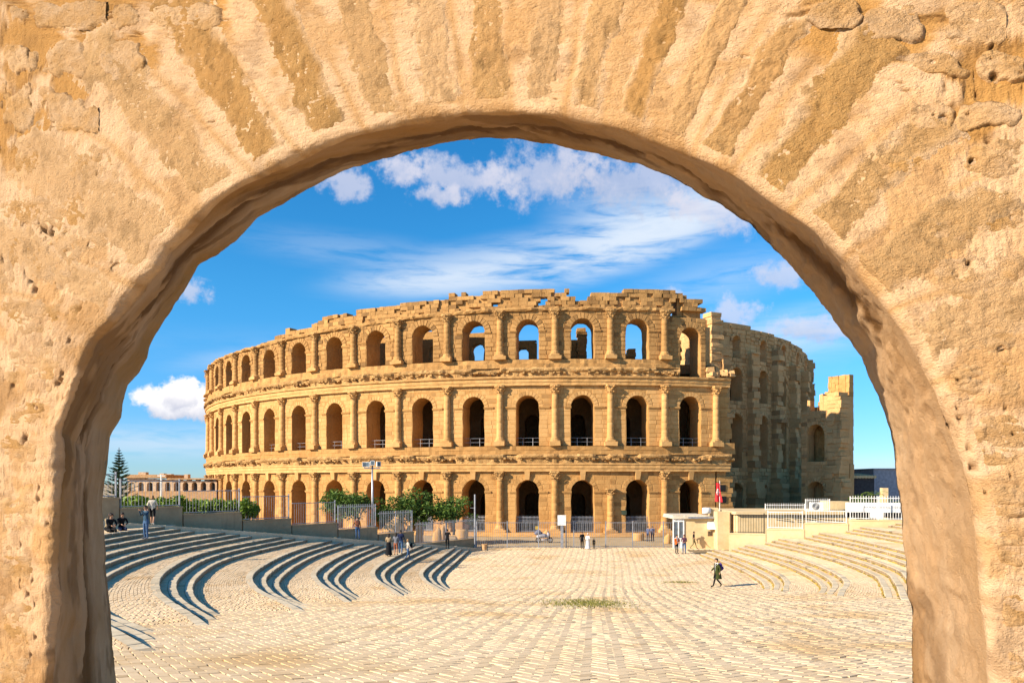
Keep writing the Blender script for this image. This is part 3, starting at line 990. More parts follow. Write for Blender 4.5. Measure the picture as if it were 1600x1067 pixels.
def lay_terraces(T_, sgn, outer):
    """each step is a riser with its tread: nosing stones, pavers on the tread, all real geometry"""
    for i, (c, z) in enumerate(T_):
        nxt = T_[i + 1][0] if i + 1 < len(T_) else c + np.array([outer, 0.0])
        wide = (i % 3 == 2)
        m = MB()
        n = len(c)
        ov = .03
        for k in range(n - 1):
            a, b = c[k], c[k + 1]
            d_, e_ = nxt[k], nxt[k + 1]
            m.add([(a[0], a[1], z - .02), (b[0], b[1], z - .02), (e_[0], e_[1], z - .02), (d_[0], d_[1], z - .02)], [(0, 1, 2, 3) if sgn < 0 else (3, 2, 1, 0)])
            m.add([(a[0], a[1], z - .02), (b[0], b[1], z - .02), (b[0], b[1], z - RISE - .1), (a[0], a[1], z - RISE - .1)], [(3, 2, 1, 0) if sgn < 0 else (0, 1, 2, 3)])
        step = tag(m.build('terrace_step', M['bed']), kind='structure')
        # nosing stones along the edge
        ds = np.r_[0, np.cumsum(np.hypot(*np.diff(c, axis=0).T))]
        t = np.gradient(c, axis=0)
        t /= np.hypot(t[:, 0], t[:, 1])[:, None]
        nn = nxt - c
        nn /= np.maximum(np.hypot(nn[:, 0], nn[:, 1]), 1e-6)[:, None]
        nv = np.stack([t[:, 1], -t[:, 0]], -1) * (1 if sgn < 0 else -1)

        def ev(s_, o_):
            return np.array([np.interp(s_, ds, c[:, 0]) + np.interp(s_, ds, nv[:, 0]) * o_, np.interp(s_, ds, c[:, 1]) + np.interp(s_, ds, nv[:, 1]) * o_])
        nose = MB()
        s0 = 0.0
        while s0 < ds[-1] - .1:
            L = random.uniform(.38, .7)
            s1 = min(ds[-1], s0 + L)
            pm = ev((s0 + s1) / 2, 0)
            if in_view(pm[0], max(pm[1], 1), z)[0] and z > ramp_z(pm[1]) - .1:
                g = .008
                o0, o1 = -.03 + random.uniform(-.012, .012), .26
                q = [ev(s0 + g, o0), ev(s1 - g, o0), ev(s1 - g, o1), ev(s0 + g, o1)]
                dz = random.uniform(-.008, .008)
                zt, zb = z + .008 + dz, z - RISE - .02
                bv = .02
                qi = [ev(s0 + g * 2, o0 + bv), ev(s1 - g * 2, o0 + bv), q[2], q[3]]
                V = [(p[0], p[1], zt) for p in qi] + [(p[0], p[1], zt - bv) for p in q] + [(q[0][0], q[0][1], zb), (q[1][0], q[1][1], zb), (q[2][0], q[2][1], zb), (q[3][0], q[3][1], zb)]
                fs = [(0, 1, 2, 3), (4, 5, 1, 0), (8, 9, 5, 4), (9, 10, 6, 5), (11, 8, 4, 7), (5, 6, 2, 1), (7, 4, 0, 3)]
                if sgn > 0:
                    fs = [tuple(reversed(f)) for f in fs]
                tn = rand_tint()
                nose.add(V, [fs[0], fs[1], fs[3], fs[4], fs[5], fs[6]], tn)
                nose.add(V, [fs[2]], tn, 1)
            s0 = s1
        if nose.v:
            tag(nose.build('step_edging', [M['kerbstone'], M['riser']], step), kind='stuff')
        if sgn > 0:
            mo = MB()
            s0 = 0.0
            while s0 < ds[-1] - .2:
                L = random.uniform(.15, .5)
                pm = ev(s0, 0)
                if random.random() < .8 and in_view(pm[0], max(pm[1], 1), z)[0] and z > ramp_z(pm[1]) + .02:
                    w, h = random.uniform(.03, .09), random.uniform(.03, .085)
                    zb = max(z - RISE, ramp_z(pm[1])) - .01
                    q = [ev(s0, -.05 - w), ev(s0 + L, -.05 - w * .6), ev(s0 + L, -.02), ev(s0, -.02)]
                    V = [(p[0], p[1], zb) for p in q[:2]] + [(q[1][0], q[1][1], zb + h * .5), (q[0][0], q[0][1], zb + h * .6), (q[2][0], q[2][1], zb + h), (q[3][0], q[3][1], zb + h)]
                    mo.add(V, [(3, 2, 1, 0), (5, 4, 2, 3)], random.random())
                s0 += L
            if mo.v:
                tag(mo.build('dry_moss', M['moss'], step), kind='stuff')
        # pavers on the tread
        pav = MB()
        dn = np.r_[0, np.cumsum(np.hypot(*np.diff(nxt, axis=0).T))]
        width = np.hypot(*(nxt - c).T)
        wmax = min(float(np.percentile(width, 80)), 9.0)
        rows = min(44, int((float(width.max()) - .26) / .25) + 1)
        for r in range(rows if wide else 1):
            s0 = random.uniform(-.3, 0)
            while s0 < ds[-1]:
                L = random.uniform(.36, .56)
                a, b = max(0, s0), min(ds[-1], s0 + L)
                s0 += L
                if b - a < .1:
                    continue
                k = np.interp((a + b) / 2, ds, width)
                if wide:
                    f0, f1 = .26 + .25 * r, .51 + .25 * r
                    f1 = min(f1, k - .02)
                    if f1 - f0 < .07:
                        continue
                else:
                    f0, f1 = .265, k - .02
                ka, kb = a / ds[-1] * (n - 1), b / ds[-1] * (n - 1)

                def lf(kk, o_):
                    p = np.array([np.interp(kk, np.arange(n), c[:, 0]), np.interp(kk, np.arange(n), c[:, 1])])
                    e = np.array([np.interp(kk, np.arange(n), nxt[:, 0]), np.interp(kk, np.arange(n), nxt[:, 1])])
                    w_ = max(np.hypot(*(e - p)), 1e-6)
                    return p + (e - p) * (o_ / w_)
                P4 = np.array([lf(ka, f0), lf(kb, f0), lf(kb, f1), lf(ka, f1)])
                if sgn > 0:
                    P4 = P4[::-1]
                pm = P4.mean(0)
                if pm[1] < 5 or not in_view(pm[0], pm[1], z)[0] or z < ramp_z(pm[1]) - .05:
                    continue
                paver_top(P4, lambda x_, y_: z - .012, pav, rand_tint(), gap=random.uniform(.010, .022))
        if pav.v:
            tag(pav.build('tread_paving', M['paver'], step), kind='stuff')


lay_terraces(TL, -1, -22.0)
lay_terraces(TR, 1, 26.0)

# the sloping path on the left with its retaining wall: both run up from the plaza along one line
PD = np.array([-.529, -.849])
PN = np.array([-.849, .529])


def path_pt(s, o=0.0):
    return np.array([-4.5, 67.7]) + PD * s + PN * o


def path_z(s):
    return max(0, .27 + .1135 * s + .22)


def path_s(px, o=0.0):
    """distance along the line where it is seen at column px"""
    k = (px - CX) / F
    p0 = path_pt(0, o)
    return (k * p0[1] - p0[0]) / (PD[0] - k * PD[1])


m = MB()
ss = [-6.5, -4, 0, 8, 16, 24, 32, 40, 46]
for a, b in zip(ss[:-1], ss[1:]):
    A, B, C_, D_ = path_pt(a, -.15), path_pt(b, -.15), path_pt(b, 2.0), path_pt(a, 2.0)
    za, zb = (path_z(a) if a > -6 else -.02), path_z(b)
    m.add([(*A, za), (*B, zb), (*C_, zb), (*D_, za), (*A, za - 1.2), (*B, zb - 1.2)], [(0, 3, 2, 1), (0, 1, 5, 4)])
path_o = tag(m.build('path', M['kerbstone']), kind='structure')
pv = MB()
s0 = -6.0
while s0 < 38:
    L = .42
    for r in range(7):
        o0 = -.14 + r * .3
        off = .2 * (r % 2)
        P4 = np.array([path_pt(s0 + off, o0), path_pt(s0 + off, o0 + .3), path_pt(s0 + L + off, o0 + .3), path_pt(s0 + L + off, o0)])
        zc = s0 + off + L / 2
        paver_top(P4, lambda x_, y_: path_z(((x_ + 4.5) * PD[0] + (y_ - 67.7) * PD[1])) , pv, rand_tint() * .8)
    s0 += L
tag(pv.build('path_paving', M['kerbstone'], path_o), kind='stuff')

# ------------------------------------------------------------------ the amphitheatre
AX, AD, AR = .0578, 156.0, 67.0                     # bearing, distance and radius of the ring
CEN = Vector((AD * math.sin(AX), AD * math.cos(AX), 0))
BAY = 5.625
amph = thing('amphitheatre', 'vast ruined oval stone amphitheatre with three tiers of arches across the square', 'amphitheatre', CEN, -AX)


def pol(r, th, z):
    """ring coordinates -> local point; th radians, 0 faces the square"""
    return (r * math.sin(th), -r * math.cos(th), z)


def arch_panel(mb, Rr, thick, hw, z0, zs, z1, half, rnd=.05, seg=12, rise=None, flat=False, ul=None, ur=None, back=True, zsill=None):
    """a wall bay with one round-headed opening. u runs along the wall, from -half to half"""
    rise = hw * 1.02 if rise is None else rise
    ul = -half if ul is None else ul
    ur = half if ur is None else ur
    zsill = z0 if zsill is None else zsill

    def P(u, dep, z):
        if flat:
            return (u, dep, z)
        r = Rr - dep
        th = u / Rr
        return (r * math.sin(th), -r * math.cos(th), z)
    # opening outline from bottom-left up over to bottom-right
    ol = [(-hw, zsill)]
    for k in range(1, 5):
        ol.append((-hw + random.uniform(-rnd, rnd), zsill + (zs - zsill) * k / 4))
    for k in range(1, seg):
        a = math.pi - math.pi * k / seg
        j = 1 + random.uniform(-rnd, rnd) * .6
        ol.append((hw * math.cos(a) * j, zs + rise * math.sin(a) * j))
    for k in range(4, 0, -1):
        ol.append((hw + random.uniform(-rnd, rnd), zsill + (zs - zsill) * k / 4))
    ol.append((hw, zsill))
    # matching outer outline
    nL = 5
    out = []
    for i, (u, z) in enumerate(ol):
        if i < nL:
            out.append((ul, z0 + (z1 - z0) * .72 * i / nL))
        elif i >= len(ol) - nL:
            out.append((ur, z0 + (z1 - z0) * .72 * (len(ol) - 1 - i) / nL))
        else:
            t = (i - nL + 1) / (seg)
            # around the top corners
            if t < .22:
                out.append((ul, z0 + (z1 - z0) * (.72 + .28 * t / .22)))
            elif t > .78:
                out.append((ur, z0 + (z1 - z0) * (.72 + .28 * (1 - t) / .22)))
            else:
                out.append((ul + (ur - ul) * (t - .22) / .56, z1))
    n = len(ol)
    for (dep, flip) in ((0.0, False), (thick, True)):
        if flip and not back:
            continue
        V = [P(u, dep, z) for (u, z) in ol] + [P(u, dep, z) for (u, z) in out]
        fs = []
        for i in range(n - 1):
            f = (i, n + i, n + i + 1, i + 1)
            fs.append(tuple(reversed(f)) if not flip else f)
        mb.add(V, fs, .5)
        if zsill > z0 + .01:
            V = [P(-hw, dep, zsill), P(hw, dep, zsill), P(ur, dep, z0), P(ul, dep, z0)]
            mb.add(V, [(0, 3, 2, 1) if not flip else (0, 1, 2, 3)], .5)
    # reveal, in three steps of depth
    K = 4
    for k in range(K):
        d0, d1 = thick * k / K, thick * (k + 1) / K
        for i in range(n - 1):
            (u0, a0), (u1, a1) = ol[i], ol[i + 1]
            mb.add([P(u0, d0, a0), P(u1, d0, a1), P(u1, d1, a1), P(u0, d1, a0)], [(0, 1, 2, 3)], .5 + random.uniform(-.12, .12))
    mb.add([P(-hw, 0, zsill), P(hw, 0, zsill), P(hw, thick, zsill), P(-hw, thick, zsill)], [(3, 2, 1, 0)], .5)
    # top and ends
    mb.add([P(ul, 0, z1), P(ur, 0, z1), P(ur, thick, z1), P(ul, thick, z1)], [(0, 1, 2, 3)], .5)
    for u in (ul, ur):
        mb.add([P(u, 0, z0), P(u, 0, z1), P(u, thick, z1), P(u, thick, z0)], [(0, 1, 2, 3)], .5)


def block(mb, Pf, u0, u1, z0, z1, proud, tint):
    """one squared stone standing proud of the wall plane"""
    b = .035
    g = .012
    V = [Pf(u0 + g, 0.02, z0 + g), Pf(u1 - g, 0.02, z0 + g), Pf(u1 - g, 0.02, z1 - g), Pf(u0 + g, 0.02, z1 - g),
         Pf(u0 + g + b, -proud, z0 + g + b), Pf(u1 - g - b, -proud, z0 + g + b), Pf(u1 - g - b, -proud, z1 - g - b), Pf(u0 + g + b, -proud, z1 - g - b)]
    mb.add(V, [(4, 5, 6, 7), (0, 1, 5, 4), (1, 2, 6, 5), (2, 3, 7, 6), (3, 0, 4, 7)], tint)


def stonework(mb, Rr, hw, z0, zs, z1, half, ring=.72, course=.52, proud=(.03, .085), flat=False, ul=None, ur=None, nv=13, rise=None, zsill=None, top_break=0.0):
    ul = -half if ul is None else ul
    ur = half if ur is None else ur
    rise = hw * 1.02 if rise is None else rise
    zsill = z0 if zsill is None else zsill

    def Pf(u, dep, z):
        if flat:
            return (u, dep, z)
        r = Rr - dep
        return (r * math.sin(u / Rr), -r * math.cos(u / Rr), z)
    nc = max(1, round((z1 - z0) / course))
    ch = (z1 - z0) / nc
    for c in range(nc):
        za, zb = z0 + c * ch, z0 + (c + 1) * ch
        zm = (za + zb) / 2
        spans = []
        if zm < zsill:
            spans = [(ul, ur)]
        elif zm < zs:
            spans = [(ul, -hw - .02), (hw + .02, ur)]
        elif zm < zs + rise + ring:
            worst = max(abs(za - zs), 0) if za > zs else 0
            k = worst / (rise + ring)
            w = (hw + ring) * math.sqrt(max(0, 1 - k * k)) + .03
            spans = [(ul, -w), (w, ur)]
        else:
            spans = [(ul, ur)]
        for (a, b) in spans:
            u = a
            if b - a < .15:
                continue
            nb = max(1, round((b - a) / random.uniform(.8, 1.25)))
            cuts = [a + (b - a) * (i + (random.uniform(-.22, .22) if 0 < i < nb else 0)) / nb for i in range(nb + 1)]
            for i in range(nb):
                if random.random() < .025:
                    continue
                block(mb, Pf, cuts[i], cuts[i + 1], za, zb, random.uniform(*proud), min(1, max(0, random.gauss(.5, .2))))
    for i in range(nv):
        a0, a1 = math.pi * i / nv, math.pi * (i + 1) / nv
        r0, r1 = 1.005, 1 + ring / hw * random.uniform(.94, 1.06)
        pr = random.uniform(.7, 1.4) * proud[1]
        am = (a0 + a1) / 2
        g = .012
        pts = []
        for (aa, rr) in ((a0 + g, r0), (a1 - g, r0), (a1 - g, r1), (a0 + g, r1)):
            pts.append((hw * rr * math.cos(aa), zs + rise * rr * math.sin(aa)))
        pm = (sum(p[0] for p in pts) / 4, sum(p[1] for p in pts) / 4)
        V = [Pf(p[0], .02, p[1]) for p in pts] + [Pf(pm[0] + (p[0] - pm[0]) * .9, -pr, pm[1] + (p[1] - pm[1]) * .93) for p in pts]
        mb.add(V, [(7, 6, 5, 4), (4, 5, 1, 0), (5, 6, 2, 1), (6, 7, 3, 2), (7, 4, 0, 3)], min(1, max(0, random.gauss(.55, .22))))


HALF = AR * R(BAY) / 2
FL = [dict(z0=.42, zs=5.25, z1=7.72, hw=1.42), dict(z0=10.75, zs=15.35, z1=17.95, hw=1.38), dict(z0=21.1, zs=24.45, z1=26.85, hw=1.40)]
NBAY = 21


def lower(th):
    """the top storey has lost stone towards the left end"""
    return max(0.0, min(1.3, (-math.degrees(th) - 8) * .045))


def th_col(k):
    return R(16.86 - BAY * k)


def th_bay(k):
    return R(16.86 - BAY * (k + .5))


for f, P_ in enumerate(FL):
    for k in range(NBAY):
        th = th_bay(k)
        z1 = P_['z1'] - (lower(th) if f == 2 else 0)
        z0, zs, hw = P_['z0'], P_['zs'], P_['hw'] * random.uniform(.97, 1.03)
        ur, zsill = None, None
        if f == 2:
            zs -= lower(th) * .7
            if k == 0:
                z0, zsill, ur, hw, zs, z1 = 18.4, 18.4, 2.0, 1.32, 23.7, 26.2
            elif random.random() < .3:
                z0 = 20.6
        mb = MB()
        arch_panel(mb, AR, 3.0, hw, z0, zs, z1, HALF, rnd=.05 if f else .07, ur=ur, zsill=zsill)
        b = mb.build('arch_bay', M['facade' if f < 2 else 'facade_top'], amph)
        b.rotation_euler = (0, 0, th)
        sw = MB()
        stonework(sw, AR, hw, z0, zs, z1, HALF, ring=.70 if f == 2 else .5, ur=ur, zsill=zsill, proud=(.006, .028) if f < 2 else (.02, .075))
        s_ = tag(sw.build('stonework', M['facade_pale' if f == 1 else ('facade' if f == 0 else 'facade_top')], b), kind='stuff')
        # impost moulding on both piers
        for sgn in (-1, 1):
            im = MB()
            ua, ub = (hw - .06, HALF - .62)
            if f == 2 and k == 0 and sgn > 0:
                continue
            if random.random() < .12 and f == 2:
                continue
            ub -= random.choice((0, 0, .2, .5))
            for (zz, hh, pr) in ((zs - .16, .12, .10), (zs - .04, .14, .17)):
                a0, a1 = sorted((sgn * ua / AR, sgn * ub / AR))
                V = []
                for r in (AR - .3, AR + pr):
                    for z in (zz, zz + hh):
                        V += [pol(r, a0, z), pol(r, a1, z)]
                im.add(V, [(4, 5, 7, 6), (0, 1, 5, 4), (6, 7, 3, 2), (0, 4, 6, 2), (5, 1, 3, 7)], .35)
            im.build('impost', M['facade'], b)
        if f == 0:
            kb = MB()
            zt = P_['z1'] - .02
            zc = zs + hw * .98
            w0, w1 = .24, .34
            V = [pol(AR - .1, -w0 / AR, zc), pol(AR - .1, w0 / AR, zc), pol(AR - .1, w1 / AR, zt), pol(AR - .1, -w1 / AR, zt),
                 pol(AR + .30, -w0 / AR, zc + .1), pol(AR + .30, w0 / AR, zc + .1), pol(AR + .42, w1 / AR, zt), pol(AR + .42, -w1 / AR, zt)]
            kb.add(V, [(4, 5, 6, 7), (0, 1, 5, 4), (1, 2, 6, 5), (3, 0, 4, 7), (2, 3, 7, 6)], .6)
            kb.build('keystone', M['facade_pale'], b)
        if f == 1 and k < 10:
            rl = MB()
            zr = P_['z0']
            for z in (zr + .5, zr + .98):
                rl.bar(pol(AR - .7, -hw / AR, z), pol(AR - .7, hw / AR, z), .035, n=5)
            for q in (-.6, .6):
                rl.bar(pol(AR - .7, q / AR, zr), pol(AR - .7, q / AR, zr + .98), .045, n=5)
            rl.build('railing', M['steel'], b)

# engaged columns, each with its own base and a worn leafy capital
def make_column(z0, z1, ped, rad, cap_kind, ped_on=True):
    """verts about the column's own axis at the ring radius; returns three MB: shaft, base, capital"""
    sh, ba, ca = MB(), MB(), MB()
    n = 14

    def ring(r, z, ang=0, sq=0.0):
        out = []
        for i in range(n):
            t = 2 * math.pi * i / n
            q = 1 / max(abs(math.cos(t)), abs(math.sin(t))) if sq else 1
            rr = r * (1 + (q - 1) * sq)
            out.append((rr * math.cos(t), rr * math.sin(t), z))
        return out

    def stack(mb, prof, tints=None):
        o = len(mb.v)
        for (r, z, sq) in prof:
            mb.v += ring(r, z, 0, sq)
        for k in range(len(prof) - 1):
            t = random.uniform(.4, .65)
            for i in range(n):
                mb.f.append((o + k * n + i, o + k * n + (i + 1) % n, o + (k + 1) * n + (i + 1) % n, o + (k + 1) * n + i))
                mb.t.append(t)
                mb.m.append(0)
        mb.f.append(tuple(o + (len(prof) - 1) * n + i for i in range(n)))
        mb.t.append(.5)
        mb.m.append(0)
    hb, hc = .55, 1.15
    zb = z0
    if ped_on:
        ba.box((-rad * 1.75, -rad * 1.5, z0), (rad * 1.75, rad * 1.5, z0 + ped), .5, jit=.04)
        zb = z0 + ped
    stack(ba, [(rad * 1.45, zb, 1), (rad * 1.45, zb + .16, 1), (rad * 1.32, zb + .18, 0), (rad * 1.36, zb + .26, 0), (rad * 1.15, zb + .34, 0), (rad * 1.2, zb + .42, 0), (rad * 1.02, zb + hb, 0)])
    pr = []
    zz = zb + hb
    top = z1 - hc
    nd = 6
    for k in range(nd + 1):
        t = k / nd
        r = rad * (1.0 - .12 * t) * random.uniform(.99, 1.01)
        z = zz + (top - zz) * t
        pr.append((r, z - (.015 if 0 < k < nd else 0), 0))
        if 0 < k < nd:
            pr.append((r * .975, z, 0))
            pr.append((r * random.uniform(.98, 1.02), z + .02, 0))
    stack(sh, pr)
    r1 = rad * .88
    stack(ca, [(r1 * 1.08, top, 0), (r1 * 1.08, top + .08, 0), (r1 * .98, top + .1, 0), (r1 * 1.12, top + .5, .15), (r1 * 1.38, top + .86, .45), (r1 * 1.55, top + .92, 1), (r1 * 1.6, top + hc, 1)])
    for row, (zr, rr, nn) in enumerate(((top + .14, r1 * 1.06, 7), (top + .46, r1 * 1.2, 7), (top + .74, r1 * 1.42, 6))):
        for i in range(nn):
            if random.random() < .12:
                continue
            t = 2 * math.pi * (i + .5 * row) / nn
            c = Vector((rr * math.cos(t), rr * math.sin(t), zr))
            o = Vector((math.cos(t), math.sin(t), 0))
            s_ = Vector((-math.sin(t), math.cos(t), 0))
            w = .13
            ca.add([c - s_ * w, c + s_ * w, c + s_ * w * .9 + o * .12 + Vector((0, 0, .26)), c - s_ * w * .9 + o * .12 + Vector((0, 0, .26)), c + o * .26 + Vector((0, 0, .22))],
                   [(0, 1, 2, 3), (3, 2, 4), (1, 4, 2), (0, 3, 4), (0, 4, 1)], random.uniform(.3, .7))
    return sh, ba, ca


COLR = AR + .18
spec = [dict(z0=.42, z1=7.74, ped=.3, rad=.44, on=True), dict(z0=10.72, z1=18.0, ped=.52, rad=.42, on=True), dict(z0=21.0, z1=26.9, ped=.42, rad=.44, on=True)]
for f, S in enumerate(spec):
    variants = []
    for v in range(3):
        sh, ba, ca = make_column(S['z0'], S['z1'], S['ped'], S['rad'], f, S['on'])
        mat = M['facade' if f == 0 else ('facade_pale' if f == 1 else 'facade_top')]
        a = sh.build('column', mat, amph, True)
        b = ba.build('column_base', M['facade_pale'], a)
        c = ca.build('capital', M['cornice'] if f != 1 else M['facade_pale'], a)
        variants.append(a)
    used = [False] * 3
    for k in range(NBAY + 1):
        if f == 0 and k == 0:
            continue
        if f == 2 and k == 0:
            continue
        v = (k * 7 + f + (k // 4)) % 3
        a = variants[v] if not used[v] else copy_tree(variants[v], amph)
        used[v] = True
        th = th_col(k)
        x, y, _ = pol(COLR, th, 0)
        dz = -lower(th) if f == 2 else 0
        a.location = (x, y, 0)
        a.scale = (1, 1, 1)
        if f == 2 and dz < -.05:
            s_ = (S['z1'] + dz - S['z0']) / (S['z1'] - S['z0'])
            a.scale = (1, 1, s_)
            a.location = (x, y, S['z0'] * (1 - s_))
        a.rotation_euler = (0, 0, th + random.choice((0, 1, 2, 3)) * math.pi / 2)
        if f == 0 and k in (2, 8, 10, 12):           # broken shafts: their capitals are gone
            for ch in list(a.children):
                if ch.name.startswith('capital'):
                    if k == 2:
                        s_ = .72
                        a.scale = (1, 1, s_)
                        a.location = (x, y, S['z0'] * (1 - s_))


def sweep(name, prof, th0, th1, mat, step=.35, rough=.05, chip=.0, seedv=0, zfun=None, kind=None, miss=None):
    """a moulding carried round the ring; worn: radius noise and knocked-off lengths"""
    n = int(abs(th1 - th0) * AR / step) + 1
    ths = np.linspace(th0, th1, n)
    V, Fc = [], []
    m_ = len(prof)
    for i, th in enumerate(ths):
        s_ = th * AR
        q = np.array([[s_ * .55, 0, seedv], [s_ * 2.1, 3, seedv], [s_ * .28, 7, seedv]])
        nz = vnoise(q, 11)
        for j, (r, z) in enumerate(prof):
            nj = vnoise(np.array([[s_ * 1.7, j * 3.1, seedv]]), 23)[0]
            base = AR + .02
            out = r + rough * (nz[1] + nj)
            if chip and r > .2:
                cut = sstep(.05, .45, nz[0]) * chip
                out = out * (1 - cut)
            V.append(pol(AR + out if r > -.5 else AR + r, th, z + (rough * .7 * nj if 0 < j < m_ - 1 else 0) + (zfun(th) if zfun else 0)))
    for i in range(n - 1):
        for j in range(m_ - 1):
            Fc.append((i * m_ + j, (i + 1) * m_ + j, (i + 1) * m_ + j + 1, i * m_ + j + 1))
    Fc.append(tuple(range(m_)))
    Fc.append(tuple((n - 1) * m_ + j for j in reversed(range(m_))))
    t = np.clip(rng.normal(.5, .15, len(Fc)), 0, 1)
    return mesh_obj(name, V, Fc, mat, amph, False, tint=t)


TH1, TH0 = R(16.86 + 1.5), th_col(NBAY)
# below the first storey a low stylobate
sweep('stylobate', [(-3, .0), (1.5, .0), (1.5, .22), (1.0, .24), (1.0, .42), (-3.2, .425)], TH0, TH1, M['facade_pale'], .8, .02)
# first entablature: architrave, frieze, broken cornice, plinth of the second storey
sweep('architrave', [(-3, 7.70), (.40, 7.70), (.40, 8.05), (.47, 8.07), (.47, 8.45), (.56, 8.5), (.56, 8.68), (-3, 8.68)], TH0, TH1, M['facade_pale'], .5, .02, 0, 1)
sweep('cornice', [(-3, 8.66), (.46, 8.66), (.52, 9.12), (.80, 9.36), (.86, 9.54), (.55, 9.76), (-3, 9.74)], TH0, TH1, M['cornice'], .3, .07, .7, 2)
sweep('plinth', [(-3, 9.72), (.42, 9.72), (.42, 10.2), (.46, 10.22), (.46, 10.70), (-3, 10.74)], TH0, TH1, M['facade'], .5, .03, 0, 3)
# second entablature
sweep('architrave', [(-3, 17.93), (.38, 17.93), (.38, 18.3), (.45, 18.32), (.45, 18.72), (.62, 18.78), (.66, 19.0), (-3, 19.0)], TH0, TH1, M['facade_pale'], .5, .025, 0, 4)
sweep('cornice', [(-3, 18.98), (.45, 18.98), (.48, 19.42), (.74, 19.62), (.80, 19.82), (.5, 20.05), (-3, 20.04)], TH0, th_bay(0) - .022, M['cornice'], .3, .09, .8, 5)
sweep('plinth', [(-3, 20.02), (.40, 20.02), (.42, 20.5), (.30, 20.56), (.30, 21.02), (-3, 21.09)], TH0, th_bay(0) - .022, M['facade_top'], .5, .05, .2, 6)
# what is left of the top string course
sweep('top_course', [(-2.6, 26.82), (.30, 26.82), (.38, 27.0), (.30, 27.22), (-2.6, 27.2)], TH0, th_bay(0) - .03, M['facade_top'], .4, .12, .6, 7, zfun=lambda th: -lower(th))

# modillions and bits of foliage hanging on under the broken cornices
for (zc, th_end, seedv) in ((9.15, TH1, 1), (19.42, th_bay(0) - .03, 2)):
    mo = MB()
    th = TH0
    while th < th_end:
        th += random.uniform(.26, .5) / AR
        if random.random() < .42:
            continue
        w, d, h = random.uniform(.10, .2), random.uniform(.15, .42), random.uniform(.16, .36)
        z = zc + random.uniform(-.06, .1)
        V = [pol(AR + r, th + sx * w / AR, zz) for r in (.3, .45 + d) for sx in (-1, 1) for zz in (z - h * (.8 if r < .4 else .35), z + .12)]
        V = [tuple(c + random.uniform(-.05, .05) for c in p) for p in V]
        mo.add(V, [(0, 1, 3, 2), (4, 6, 7, 5), (0, 4, 5, 1), (2, 3, 7, 6), (1, 5, 7, 3), (0, 2, 6, 4)], random.uniform(.05, .6))
    tag(mo.build('modillions', M['cornice'], amph), kind='stuff')

# ragged attic above the third storey
def attic():
    for k in range(0, 10):
        thc = th_bay(k)
        mb = MB()
        ub = -HALF
        zb = 27.15 - lower(thc)
        full = {0: 1.9, 1: 1.95, 2: 1.9, 3: 2.15, 4: 2.1, 5: 2.0, 6: 1.75, 7: 1.5, 8: 1.15, 9: .6}[k]
        cells = 12
        for row in range(5):
            za, zb_ = zb + row * .48, zb + (row + 1) * .48
            u = ub
            while u < HALF - .05:
                w = min(HALF - u, random.uniform(.55, 1.15))
                uc = u + w / 2
                hl = full
                if k == 0:
                    hl = 1.9 if uc < .3 else (1.35 if uc < 1.3 else .5)
                    if uc > 2.0:
                        u += w
                        continue
                if k == 2 and -1.6 < uc < .9:
                    hl = .75 if uc > -.4 else 1.2      # the gap in the skyline
                keep = za - zb < hl - .1 + .3 * vnoise(np.array([[(k * 6.6 - uc) * .3, 3.3, 0]]), 8)[0] + random.uniform(-.06, .06)
                # window slots
                if k == 3 and 1.4 < uc < 2.3 and row in (1, 2):
                    keep = False
                if k == 0 and -1.9 < uc < -.9 and row in (0, 1, 2):
                    keep = False
                if k in (4, 5) and random.random() < .10 and row in (1, 2):
                    keep = False
                if k == 4 and 2.2 < uc < 2.9 and row in (1, 2):
                    keep = False
                if keep:
                    out = random.choice((0, 0, 0, 0, 0, .05, -.22)) + random.uniform(-.03, .03)
                    V = []
                    for r in (AR - 1.6, AR - .35 + out):
                        for z in (za + .01, zb_ - .01):
                            for uu in (u + .012, u + w - .012):
                                V.append(tuple(c + random.uniform(-.02, .02) for c in pol(r, uu / AR, z)))
                    mb.add(V, [(0, 1, 3, 2), (4, 6, 7, 5), (0, 4, 5, 1), (2, 3, 7, 6), (0, 2, 6, 4), (1, 5, 7, 3)], random.uniform(.1, .9))
                u += w
        # the core of the wall behind the facing blocks
        u = ub
        while u < HALF - .05:
            uc = u + HALF / 16
            if not ((k == 3 and 1.3 < uc < 2.4) or (k == 0 and (-2.0 < uc < -.8 or uc > 1.2)) or (k == 2 and -1.7 < uc < 1.0) or (k == 4 and 2.1 < uc < 3.0)):
                zt = zb + max(.2, full - .55)
                V = [pol(r, q / AR, zz) for r in (AR - 1.45, AR - .62) for zz in (zb, zt) for q in (u, u + HALF / 8)]
                mb.add(V, [(0, 1, 3, 2), (4, 6, 7, 5), (0, 4, 5, 1), (2, 3, 7, 6), (0, 2, 6, 4), (1, 5, 7, 3)], .4)
            u += HALF / 8
        if mb.v:
            o = mb.build('attic_masonry', M['facade_top'], amph)
            o.rotation_euler = (0, 0, thc)
            o['kind'] = 'stuff'


attic()

